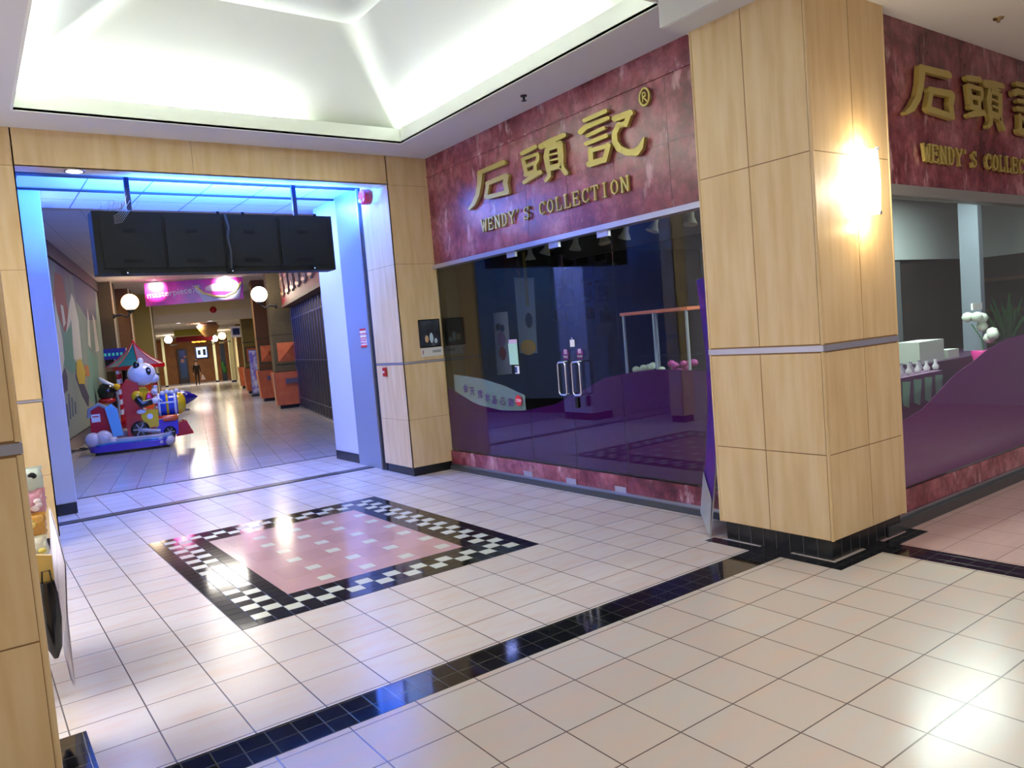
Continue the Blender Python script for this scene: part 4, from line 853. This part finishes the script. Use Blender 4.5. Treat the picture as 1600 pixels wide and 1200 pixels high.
# ================================================================== CHILDREN'S RIDES
def ride_frame(px_, py_, az):
    p = at(px_, py_, (0, 0, 0), (0, 0, 1)); rz = R_(-az); k = (p - CC).length / FPX * .93
    def rl(x, y): return ((x + .095 * (py_ - y) - px_) * k, (py_ - y - .088 * (x - px_)) * k)
    return p, rz, k, rl
rp, rrz, K, rl = ride_frame(212, 702, 11)
t = thing('panda_train_ride', 'coin-operated ride, white panda driving a colourful train on a cloud base', 'ride', tuple(rp), rrz)
def pm_(n, c, r=.22, co=.4): return mat('plastic_' + n, c, r, coat=co)
red, blu, yel, pur, wht, lbl, blk, vio, teal, org, lgr, pnk = (pm_('red', (196, 22, 34)), pm_('blue', (28, 70, 190)), pm_('yellow', (236, 186, 20)), pm_('purple', (84, 62, 196)), pm_('white', (232, 232, 240)), pm_('lightblue', (110, 186, 236)),
    pm_('black', (16, 16, 24)), pm_('violet', (130, 100, 210)), pm_('teal', (40, 150, 160)), pm_('orange', (230, 90, 30)), pm_('grey', (150, 152, 164)), pm_('pink', (220, 60, 150)))
cloud = pm_('cloud', (214, 204, 214), .35, .2)
x0, _ = rl(150, 695); x1, _ = rl(268, 690)
L0 = x1 - x0
# base with wavy skirt
def wavy(m, z_lo, z_hi, amp, D, name, inset=0):
    b = B(m); n = 48; top, bot = [], []
    for i in range(n):
        a = 2 * math.pi * i / n; ex = abs(math.cos(a)) ** .5 * (1 if math.cos(a) > 0 else -1); ey = abs(math.sin(a)) ** .5 * (1 if math.sin(a) > 0 else -1)
        X = (x0 + x1) / 2 + ex * (L0 / 2 - inset); Y = ey * (D - inset); wz_ = amp * math.sin(X * 13)
        top.append((X, Y, z_hi + wz_)); bot.append(((x0 + x1) / 2 + ex * (L0 / 2 - inset - .03), ey * (D - inset - .03), z_lo))
    return b.rings([bot, top], 0, True, True).build(name, t)
wavy(pur, .05, .17, .015, .42, 'purple_skirt'); wavy(lbl, .16, .20, .018, .415, 'light_blue_wave', .004)
B(blk).box(x0 + .12, x1 - .12, -.3, .3, 0, .06).build('foot', t)
b = B(cloud); rr = random.Random(5)
wavy(cloud, .18, .25, .02, .40, 'cloud_deck', .02)
for xx, zz, r in ((158, 684, 11), (172, 682, 12), (184, 687, 8), (220, 689, 8), (232, 690, 7), (246, 688, 8), (258, 688, 8), (206, 691, 6)):
    X, Z = rl(xx, zz); b.ball((X, -.27, Z), (r * K, .13, r * K), 16)
for k in range(8): b.ball((x0 + .1 + k * L0 / 9, .28, .27), (.12, .1, .09), 12)
b.build('cloud_puff', t)
# coin box
cb0, cz0 = rl(154, 672); cb1, cz1 = rl(180, 640)
B(red).prism([(cb0, .2), (cb1 + .03, .2), (cb1 - .02, cz1 - .03), ((cb0 + cb1) / 2, cz1 + .09), (cb0 + .02, cz1)], -.16, .14, fd).build('coin_box', t)
B(lgr).tube([(cb0 + .0, -.16, cz1 - .12), (cb0 + .02, -.16, cz1 + .02), ((cb0 + cb1) / 2, -.16, cz1 + .1), (cb1 - .0, -.16, cz1 - .02), (cb1 + .05, -.16, cz1 - .22)], .035, 8).build('silver_trim', t)
sx, sz = rl(161, 653); B([wh, mat('label_red', (200, 60, 70), .5)]).box(sx - .07, sx + .07, -.172, -.16, sz - .07, sz + .07).box(sx - .05, sx + .05, -.175, -.17, sz + .02, sz + .04, 1).build('instruction_label', t)
# blue slide
sl = [rl(173, 638), rl(181, 632), rl(189, 640), rl(197, 678), rl(184, 680)]
B(lbl).prism(sl, -.3, -.14, fd).build('slide', t)
# seat and cab
st_ = [rl(194, 608), rl(200, 597), rl(216, 603), rl(222, 640), rl(242, 650), rl(243, 664), rl(226, 688), rl(204, 690)]
B(red).prism(st_, -.19, .19, fd).build('seat_shell', t)
B(yel).prism([rl(219, 644), rl(243, 642), rl(244, 667), rl(230, 669), rl(221, 655)], -.22, .2, fd).build('cab_side', t)
ax, az_ = rl(232, 652); B(wht).lathe([(.05, -.232), (.05, -.22)], (ax, 0, az_), 16, axis='y').build('badge', t)
# boiler
bx0, bz = rl(242, 637); bx1, _ = rl(284, 637); R0 = 17 * K
prof = [(R0 * .92, bx0), (R0 * .95, bx0 + .02), (R0, bx0 + .05), (R0, bx0 + .32), (R0 * .95, bx0 + .34)]
B(blu).lathe(prof, (0, 0, bz), 28, axis='x').build('boiler', t)
for xx, m in ((bx0 + .03, wht), (bx0 + .30, wht), (bx0 + .165, yel)): B(m).lathe([(R0 * 1.0, xx - .02), (R0 * 1.04, xx - .015), (R0 * 1.04, xx + .015), (R0, xx + .02)], (0, 0, bz), 28, axis='x', cap=False).build('boiler_band', t)
B(yel).lathe([(R0, bx0 + .34), (R0 * .98, bx0 + .39), (R0 * .8, bx0 + .45), (R0 * .4, bx0 + .48)], (0, 0, bz), 28, axis='x').build('boiler_front', t)
B(wht).box(bx0 + .05, bx0 + .29, -R0 * 1.02, R0 * .2, bz + .03, bz + .06).build('cross_band', t)
fx, fz = rl(262, 655); B(org).lathe([(.055, -.15), (.06, .05), (.03, .1)], (fx, -.22, fz), 14, axis='x').build('side_pipe', t)
b = B(wht)
for k in range(4): b.ball((bx0 + .1 + k * .08, -.06, bz + R0 + .01 + .02 * (k % 2)), .045, 10)
b.build('steam_puff', t)
# chassis, cow catcher, wheels
B(pur).prism([rl(244, 658), rl(270, 656), rl(271, 680), rl(240, 683)], -.2, .2, fd).build('chassis', t)
cc = [rl(268, 664), rl(282, 660), rl(292, 680), rl(268, 684)]
b = B(red); b.prism(cc, -.17, .17, fd)
for k in range(5): b.tube([(cc[1][0] - .06, -.15 + k * .07, cc[1][1] + .005), (cc[2][0] - .01, -.16 + k * .08, cc[2][1] + .02)], .012, 6)
b.build('cow_catcher', t)
def wheel(px_, py_, r):
    X, Z = rl(px_, py_); wl = B(blk).lathe([(r * .78, -.03), (r, -.02), (r, .03), (r * .78, .04)], (X, -.23, Z), 24, axis='y').build('wheel', t)
    b = B(lgr); b.lathe([(r * .25, -.04), (r * .25, .0)], (X, -.24, Z), 12, axis='y'); b.lathe([(r * .8, -.008), (r * .8, .008)], (X, -.245, Z), 24, axis='y')
    for k in range(6): a = k * math.pi / 3; b.tube([(X, -.27, Z), (X + math.cos(a) * r * .75, -.265, Z + math.sin(a) * r * .75)], r * .09, 6)
    b.build('hub', wl)
wheel(219, 671, 12.5 * K); wheel(259, 676, 8.5 * K)
a_, c_ = rl(222, 672), rl(246, 674); B(lgr).tube([(a_[0], -.29, a_[1]), (c_[0], -.29, c_[1])], .035, 8).build('drive_rod', t)
# panda
hx, hz_ = rl(221, 590); hr = 19.5 * K
pb_ = B(wht); pb_.ball((hx, 0, hz_), (hr * 1.02, hr * .95, hr * .9), 24); mx_, mz_ = rl(237, 596); pb_.ball((mx_, 0, mz_), (hr * .42, hr * .45, hr * .36), 16); pb_.build('head', t)
for ex, ey, sy in ((214, 577, -.14), (219, 571, .16)): X, Z = rl(ex, ey); B(blk if sy < 0 else wht).ball((X, sy, Z), (.055, .04, .075), 12).build('ear', t)
for ex, ey, sy in ((230, 585, -.19), (233, 583, .17)):
    X, Z = rl(ex, ey); e_ = B(blk).ball((X, sy, Z), (.045, .03, .075), 12).build('eye_patch', t); B(wht).ball((X + .01, sy - .03 * (1 if sy < 0 else -1), Z + .01), .02, 8).build('eye', e_)
X, Z = rl(243, 590); B(blk).ball((X + .0, 0, Z), (.03, .04, .025), 10).build('nose', t)
X, Z = rl(240, 603); B(blk).tube([(X - .03, -.11, Z), (X, -.1, Z - .012), (X + .03, -.07, Z + .012)], .008, 6).build('mouth', t)
X, Z = rl(219, 622); B(yel).lathe([(.13, -.16), (.16, -.05), (.15, .08), (.09, .15)], (X, 0, Z), 18).build('jacket', t)
X2, Z2 = rl(229, 626); B(red).ball((X2, 0, Z2), (.1, .15, .13), 14).ball((X - .1, 0, Z + .12), (.1, .2, .06), 12).build('scarf', t)
B(pnk).ball((X2 + .02, -.12, Z2 - .01), (.04, .03, .1), 10).build('ribbon', t)
a_, c_, d_ = rl(215, 622), rl(222, 634), rl(234, 630)
B(yel).ball((a_[0], -.18, a_[1]), (.1, .07, .1), 14).build('sleeve', t)
B(blk).tube([(a_[0], -.2, a_[1] - .03), (c_[0], -.24, c_[1]), (d_[0], -.2, d_[1])], [.07, .075, .06], 12).build('arm', t)
gx, gz = rl(239, 629); g_ = B(wht).ball((gx, -.19, gz), (.075, .06, .06), 14)
for k in range(4): g_.tube([(gx + .04, -.22 + k * .025, gz + .01), (gx + .09, -.215 + k * .022, gz + .012), (gx + .11, -.21 + k * .02, gz - .02)], .016, 7)
g_.tube([(gx, -.2, gz + .04), (gx + .05, -.2, gz + .075)], .016, 7); g_.build('glove', t)
fx, fz = rl(222, 645); B(wht).ball((fx - .02, -.21, fz), (.08, .05, .045), 12).build('foot_shoe', t)
X, Z = rl(238, 616); b = B(wht); b.ball((X, -.05, Z), (.06, .06, .07), 12).ball((X + .02, -.05, Z + .09), (.035, .035, .03), 10).ball((X + .02, -.12, Z), (.03, .02, .03), 8, 0); b.build('small_passenger', t)

# blue whale ride behind
wp_, wrz, K2, rl2 = ride_frame(286, 642, 13)
t = thing('blue_whale_ride', 'glossy dark blue pointed ride body behind the panda train', 'ride', tuple(wp_), wrz)
X, Z = rl2(284, 622); dkb = pm_('deepblue', (34, 26, 150))
b = B(dkb); b.lathe([(.02, X - .5), (.14, X - .42), (.22, X - .2), (.24, X), (.2, X + .16), (.1, X + .34), (.01, X + .46)], (0, 0, Z), 24, axis='x'); b.build('body', t)
B(vio).lathe([(.03, 0), (.05, .04), (.02, .07)], (X - .1, 0, Z + .2), 12).ball((X + .02, -.14, Z + .14), (.05, .04, .04), 10).build('crest', t); B(wht).ball((X + .14, -.15, Z + .1), .035, 10).ball((X - .02, -.17, Z + .1), .025, 8).build('eye', t)
B(lgr).lathe([(.25, 0), (.25, .05), (.08, .08), (.07, Z - .18)], (X - .05, 0, 0), 20).build('pedestal', t)
# carousel ride with canopy
cp_, crz, K3, rl3 = ride_frame(215, 664, 12)
t = thing('carousel_ride', 'small carousel with a teal and mauve pointed canopy behind the panda', 'ride', tuple(cp_), crz)
ax_, az_ = rl3(208, 541); ex0, ez0 = rl3(174, 578); ex1, ez1 = rl3(252, 572); er_ = (ex1 - ex0) / 2; cx_ = (ex0 + ex1) / 2; ez = (ez0 + ez1) / 2
tl = [pm_('canopy_teal', (20, 112, 130), .3), pm_('canopy_mauve', (140, 100, 140), .3), red]
n = 8; b = B(tl); prof = [(1, 0), (.62, .28), (.3, .6), (.02, 1)]
for k in range(n):
    a0, a1 = 2 * math.pi * (k + .2) / n, 2 * math.pi * (k + 1.2) / n
    for (r0, h0), (r1, h1) in zip(prof, prof[1:]):
        H = az_ - ez; V = [(cx_ + er_ * r_ * math.cos(a), er_ * r_ * math.sin(a), ez + h_ * H) for r_, h_, a in ((r0, h0, a0), (r0, h0, a1), (r1, h1, a1), (r1, h1, a0))]
        b.add(V, [(0, 1, 2, 3)], 0 if k in (3, 4, 5, 0) else 1)
cn = b.build('canopy', t, fix=False)
b = B(red)
for k in range(n):
    a = 2 * math.pi * (k + .2) / n; b.tube([(cx_ + er_ * r_ * math.cos(a), er_ * r_ * math.sin(a), ez + h_ * (az_ - ez) + .01) for r_, h_ in prof], .010, 6)
b.ball((cx_, 0, az_ + .03), .04, 10).build('canopy_rib', t)
b = B(red); b.lathe([(er_ * .98, ez - .09), (er_ * 1.02, ez - .08), (er_ * 1.02, ez + .01), (er_ * .98, ez + .01)], (cx_, 0, 0), 8, cap=False, sm=False); b.build('valance', t)
for k in range(4):
    a = math.pi / 4 + k * math.pi / 2; b = B([red, wht]); pcx, pcy = cx_ + er_ * .85 * math.cos(a), er_ * .85 * math.sin(a)
    for j in range(10): z0_ = .2 + (ez - .25) * j / 10; b.lathe([(.04, z0_), (.04, z0_ + (ez - .25) / 10)], (pcx, pcy, 0), 10, j % 2)
    b.build('striped_post', t)
B([red, wht]).lathe([(er_ * .95, 0), (er_ * .98, .05), (er_ * .98, .2), (er_ * .9, .22)], (cx_, 0, 0), 24).build('platform', t)
B(org).lathe([(.2, .22), (.24, .6), (.2, ez - .3)], (cx_ + .1, .1, 0), 14).build('centre_drum', t)
# arcade claw machine
mp_, mrz, K4, rl4 = ride_frame(178, 659, 12)
t = thing('claw_machine', 'dark arcade cabinet with a blue header against the left passage wall', 'arcade machine', tuple(mp_), mrz)
a_, c_ = rl4(152, 553), rl4(204, 659); W0, W1, H = a_[0], c_[0], a_[1]
dkn = pm_('navy', (24, 24, 60)); B(blk).box(W0, W1, 0, .7, 0, .75).box(W0, W0 + .06, 0, .7, .75, H).box(W1 - .06, W1, 0, .7, .75, H).box(W0, W1, .64, .7, .75, H).build('cabinet', t)
B(pm_('headerblue', (36, 34, 150))).box(W0 - .01, W1 + .01, -.03, .7, H - .3, H).build('header', t)
p_ = mat('lcd_green', (40, 120, 110), .4, emit=(40, 120, 120), es=.6); b = B(p_)
for k in range(5): b.box(W0 + .25 + k * .1, W0 + .31 + k * .1, -.04, -.03, H - .2, H - .12)
b.build('header_light', t)
B(mat('cabinet_back_pale', (150, 140, 112), .5)).box(W0 + .06, W1 - .06, .6, .64, .75, H - .3).build('back_board', t)  # back board in one plain pale beige
B(chrome).box(W0 + .2, W0 + .23, .05, .08, .75, H - .3).box(W1 - .3, W1 - .27, .05, .08, .75, H - .3).build('mullion', t)
b = B([wht, yel, red, lbl, pnk]); rr = random.Random(2)
for k in range(26): b.ball((rr.uniform(W0 + .15, W1 - .15), rr.uniform(.15, .5), rr.uniform(.8, .95)), rr.uniform(.05, .09), 8, k % 5)
o = b.build('plush_prize', t); o['kind'] = 'stuff'
# black and yellow bird ride
bp_, brz, K5, rl5 = ride_frame(180, 672, 12)
t = thing('bird_ride', 'black ride figure with white and yellow head behind the red coin box', 'ride', tuple(bp_), brz)
X, Z = rl5(170, 613); B(blk).lathe([(.05, -.28), (.19, -.16), (.22, 0), (.16, .14), (.05, .2)], (X, .05, Z), 18).build('body', t)
a_, c_, d_ = rl5(160, 598), rl5(172, 604), rl5(181, 608); B(wht).tube([(a_[0], 0, a_[1] + .06), (a_[0] + .05, -.02, a_[1]), (c_[0], -.04, c_[1]), (d_[0], 0, d_[1])], [.02, .045, .06, .05], 10).build('wing', t)
B(yel).ball((d_[0] + .02, -.02, d_[1]), (.09, .07, .08), 12).ball((d_[0] - .06, 0, d_[1] - .08), (.06, .05, .05), 10).build('beak', t)
X, Z = rl5(184, 630); B(lgr).tube([(X, -.05, Z + .25), (X + .02, -.05, Z), (X - .02, 0, .1)], .03, 8).build('stem', t); B(red).ball((rl5(170, 628)[0], 0, rl5(170, 628)[1]), (.2, .15, .08), 12).build('saddle', t)
B(lgr).lathe([(.26, 0), (.26, .06), (.1, .1), (.09, .6)], (rl5(170, 640)[0], .05, 0), 18).build('pedestal', t)
p = at(135, 703, (0, 0, 0), (0, 0, 1)); b = B(blk); b.tube([(p.x - .35, p.y, .012), (p.x - .1, p.y - .05, .02), (p.x + .05, p.y + .05, .012), (p.x + .25, p.y, .02), (p.x + .5, p.y + .1, .012)], .014, 6).ball((p.x - .05, p.y, .03), (.08, .05, .03), 8)
tag(b.build('power_cable'), 'black power cable on the floor left of the cloud base', 'cable')

# ================================================================== INSIDE THE SHOP
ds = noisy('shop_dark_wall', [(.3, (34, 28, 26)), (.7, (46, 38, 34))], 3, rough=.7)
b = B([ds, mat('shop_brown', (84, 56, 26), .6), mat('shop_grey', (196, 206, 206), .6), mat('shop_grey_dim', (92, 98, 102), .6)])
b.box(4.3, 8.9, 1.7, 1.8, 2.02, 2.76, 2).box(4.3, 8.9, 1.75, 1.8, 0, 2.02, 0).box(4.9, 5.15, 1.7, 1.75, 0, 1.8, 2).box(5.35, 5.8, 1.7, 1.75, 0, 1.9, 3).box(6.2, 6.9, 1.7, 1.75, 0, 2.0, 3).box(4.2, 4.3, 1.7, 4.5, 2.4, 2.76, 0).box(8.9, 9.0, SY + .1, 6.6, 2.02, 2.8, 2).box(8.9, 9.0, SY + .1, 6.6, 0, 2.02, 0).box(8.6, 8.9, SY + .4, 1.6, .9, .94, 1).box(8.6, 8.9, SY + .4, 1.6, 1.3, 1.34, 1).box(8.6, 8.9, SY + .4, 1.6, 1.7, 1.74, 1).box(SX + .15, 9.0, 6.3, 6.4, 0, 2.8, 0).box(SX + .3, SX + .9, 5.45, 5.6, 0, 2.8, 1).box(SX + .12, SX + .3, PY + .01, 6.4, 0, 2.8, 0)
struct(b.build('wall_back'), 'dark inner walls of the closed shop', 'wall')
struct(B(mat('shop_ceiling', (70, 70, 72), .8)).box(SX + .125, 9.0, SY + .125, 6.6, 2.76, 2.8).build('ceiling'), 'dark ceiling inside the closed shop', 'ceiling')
SB = 4.6
def hang(name, label, cat, c4, X, th, m, part='panel'):
    ps = [atX(x, y, X) for x, y in c4]; cy = sum(p.y for p in ps) / 4; zz = min(p.z for p in ps)
    t = thing(name, label, cat, (X, cy, zz)); B(m).prism([(p.y - cy, p.z - zz) for p in ps], 0, th, fX).build(part, t); return t, cy, zz
cal = mat('calendar_blue', (130, 140, 170), .6)
t, cy, zz = hang('shop_poster', 'small pale poster of figures seen through the left glass pane', 'poster', ((770, 489), (792, 487), (799, 584), (777, 586)), 3.6, .01, mat('poster_pale', (150, 150, 178), .6))
B([mat('ink_navy', (30, 24, 50), .6), mat('ink_red', (120, 30, 30), .6), mat('ink_violet', (130, 90, 140), .6)]).ball((-.004, .05, .62), (.006, .06, .05), 10).ball((-.004, -.04, .6), (.006, .05, .05), 10).ball((-.004, 0, .28), (.006, .08, .09), 12, 1).ball((-.004, .0, .46), (.006, .09, .1), 12, 2).build('figure', t)
t, cy, zz = hang('shop_poster', 'tall pale hanging scroll with yellow lower edge inside the shop', 'poster', ((803, 434), (833, 434), (839, 552), (812, 552)), 3.8, .01, mat('scroll_blue', (120, 130, 160), .6))
B([mat('ink_olive', (120, 104, 40), .6), MATS['ink_navy'], mat('ink_gold', (180, 140, 40), .6)]).box(-.004, 0, -.09, -.03, .6, 1.28, 0).ball((-.004, .06, 1.1), (.006, .06, .14), 10, 1).ball((-.004, -.06, .42), (.006, .08, .1), 10, 1).ball((-.004, 0, .08), (.008, .17, .1), 12, 2).build('picture', t)
t, cy, zz = hang('calligraphy_curtain', 'dark navy calligraphy panel behind the glass doors', 'banner', ((842, 400), (924, 394), (930, 545), (850, 552)), 5.4, .02, mat('navy_cloth', (26, 32, 62), .8))
b = B(black); rr = random.Random(4)
for i in range(6):
    for j in range(6):
        for q_ in range(3): y = -.9 + i * .34 + rr.uniform(-.05, .05); z = .45 + j * .27 + rr.uniform(-.05, .05); b.box(-.006, 0, y, y + rr.choice((.04, .2)), z, z + rr.choice((.04, .16)))
b.build('brushwork', t)
t, cy, zz = hang('shop_hanging', 'dark red and blue fabric strip hanging near the left pane', 'banner', ((772, 402), (802, 396), (808, 470), (778, 474)), 4.2, .02, mat('cloth_red', (70, 14, 18), .8)); B(mat('cloth_blue', (20, 28, 50), .8)).box(-.006, 0, .02, .3, .1, .9).build('blue_strip', t)
# tall glass showcase
pA, pB_ = atX(980, 578, 3.3), atX(1078, 575, 3.3); ztop = atX(980, 490, 3.3).z
t = thing('glass_showcase', 'tall glass showcase with an orange top rail right of the doors', 'showcase', (3.3, pB_.y, 0)); Wd = pA.y - pB_.y
B(mat('orange_rail', (210, 110, 60), .4)).box(-.02, .5, -.03, Wd + .03, ztop - .02, ztop + .01).build('top_rail', t)
for x, y in ((0, 0), (0, Wd), (0, Wd * .5), (.46, 0), (.46, Wd)): B(mat('post_grey', (170, 180, 190), .3, .3)).box(x - .01, x + .01, y - .01, y + .01, .8, ztop - .02).build('corner_post', t)
B(mat('counter_dark', (50, 34, 40), .5)).box(-.02, .5, -.02, Wd + .02, .0, .8).build('counter', t); B(glass).box(.2, .48, 0, Wd, 1.2, 1.21).build('shelf', t)
def orchid(x, y, z, label, m, s=1):
    t = thing('orchid_plant', label, 'plant', (x, y, z), 0, None); B(pnk).lathe([(.04 * s, 0), (.06 * s, .09 * s), (.055 * s, .1 * s)], n=12).build('pot', t)
    B(MATS['plant_green']).tube([(0, 0, .08 * s), (.02, .02, .16 * s), (-.01, .05 * s, .24 * s)], .006, 6).build('stem', t); b = B(m); rr = random.Random(int(y * 50))
    for k in range(7): b.ball((rr.uniform(-.05, .05) * s, rr.uniform(-.07, .07) * s, (.16 + rr.uniform(0, .12)) * s), (.035 * s, .03 * s, .028 * s), 8)
    b.build('blossom', t)
wfl = mat('petal_white', (205, 215, 200), .6); pfl = mat('petal_pink', (170, 60, 140), .6)
for k, (x, y) in enumerate(((1003, 575), (1032, 572), (1055, 573), (1073, 573))):
    p = atX(x, y, 3.42); orchid(3.42, p.y, .8, ['white orchid at the left end inside the tall showcase', 'white orchid second from left inside the tall showcase', 'pink orchid third from left inside the tall showcase', 'pink orchid at the right end inside the tall showcase'][k], (wfl, wfl, pfl, pfl)[k], 1.25)
# track spotlights
tr = thing('lighting_track', 'black lighting track under the shop ceiling', 'track', (3.35, 2.6, 2.62)); B(dark).box(-.02, .02, -2.1, 2.0, 0, .03).build('rail', tr); B(dark).box(-.01, .01, -1.8, -1.78, .03, .14).box(-.01, .01, 1.7, 1.72, .03, .14).build('hanger', tr)
hd = mat('spot_grey', (150, 150, 138), .4); lamp0 = None
NM = ['leftmost', 'second', 'third', 'fourth', 'fifth', 'sixth', 'seventh', 'eighth', 'rightmost']
for k in range(9):
    y = 4.1 - k * .4; lb = 'grey track spotlight, %s of the row above the shop doors' % (NM[k] + (' from left' if 0 < k < 8 else ''))
    if lamp0 is None:
        lamp0 = thing('track_spotlight', lb, 'lamp', (3.35, y, 2.62), .3, 'track spotlights above the shop doors')
        B(hd).tube([(0, 0, 0), (0, 0, -.06)], .012).box(-.03, .03, -.02, .02, -.03, .0).build('stem', lamp0)
        B(hd).lathe([(.02, .0), (.025, -.08), (.03, -.14), (.06, -.2), (.065, -.21)], (0, 0, -.05), 16).build('shade', lamp0)
    else:
        c_ = copy_tree(lamp0); c_.location = (3.35 + (k % 3) * .015, y, 2.62); c_.rotation_euler = (R_((k * 37 % 50) - 25), R_((k * 23 % 30) - 5), 0); c_['label'] = lb
# right window display
def rb(name, label, cat, x0, y0, x1, y1, Y, dep, m, part='body', z0=None):
    a, c_ = atY(x0, y0, Y), atY(x1, y1, Y); t = thing(name, label, cat, (a.x, Y, 0)); zz = c_.z if z0 is None else z0
    B(m).box(0, c_.x - a.x, 0, dep, zz, a.z).build(part, t); return t, c_.x - a.x, zz, a.z
t, W, z0_, z1_ = rb('display_counter', 'long display counter with pale jewellery prints behind the right window', 'counter', 1404, 592, 1475, 640, .35, .5, mat('counter_purple', (90, 50, 90), .5), 'case', 0)
zp = atY(1440, 636, .35).z
for k in range(4): B(mat('counter_print', (120, 170, 140), .5)).prism([(.05 + k * W / 4, zp + .05), (.05 + k * W / 4 + W / 9, zp + .02), (.05 + k * W / 4 + W / 6, z1_ - .04), (.05 + k * W / 4, z1_ - .03)], -.008, 0, fd).build('printed_panel', t)
for k in range(9):
    x_, y_ = 1412 + k * 7, 588; p = atY(x_, y_, .42); o = B([MATS['sconce_glass'] if False else wht, lgr]).lathe([(.022, 0), (.03, .03), (.012, .06), (.016, .09)], n=10, mi=k % 2).build('crystal_ornament'); move(o, (p.x, .45 + .1 * (k % 2), z1_)); tag(o, 'small pale crystal ornament on the display counter, %s' % ['leftmost of nine', 'second from left', 'third from left', 'fourth from left', 'middle one', 'fourth from right', 'third from right', 'second from right', 'rightmost of nine'][k], 'ornament', 'crystal ornaments on the display counter')
t, W, z0_, z1_ = rb('inner_counter', 'dark counter top running behind the right window', 'counter', 1440, 570, 1600, 640, .7, .6, mat('counter_violet', (60, 30, 66), .5), 'case', 0)
zc = z1_
t, W, z0_, z1_ = rb('white_box', 'large white tilted box on the counter behind the right window', 'box', 1436, 535, 1476, 568, .75, .25, mat('box_white', (190, 200, 190), .5), 'carton', zc + .003)
t, W, z0_, z1_ = rb('white_box', 'small white card box right of the larger tilted box', 'box', 1481, 547, 1499, 571, .75, .12, MATS['box_white'], 'carton', zc + .003)
t, W, z0_, z1_ = rb('grey_post', 'grey-blue square post inside the right window', 'post', 1526, 300, 1546, 640, .9, .2, mat('post_bluegrey', (120, 130, 142), .5), 'shaft', 0)
t, W, z0_, z1_ = rb('price_tag', 'small white plate on the grey-blue post', 'tag', 1520, 474, 1535, 483, .85, .02, wh)
p = atY(1537, 560, .6); orchid(p.x, .6, atY(1540, 568, .6).z - .05, 'large white orchid spray beside the grey-blue post', wfl, 1.9)
p = atY(1575, 530, 1.2); t = thing('potted_plant', 'green leafy plant deep inside the right window', 'plant', (p.x, 1.2, .8)); b = B(MATS['plant_green']); rr = random.Random(9)
for k in range(26): a = rr.uniform(0, 6.28); l = rr.uniform(.15, .35); b.tube([(0, 0, .1), (math.cos(a) * l * .5, math.sin(a) * l * .5, .1 + rr.uniform(.2, .5)), (math.cos(a) * l, math.sin(a) * l, .15 + rr.uniform(.1, .6))], [.01, .02, .003], 5)
b.build('leaves', t); B(dark).lathe([(.09, 0), (.12, .2), (.1, .2)], n=14).build('pot', t)
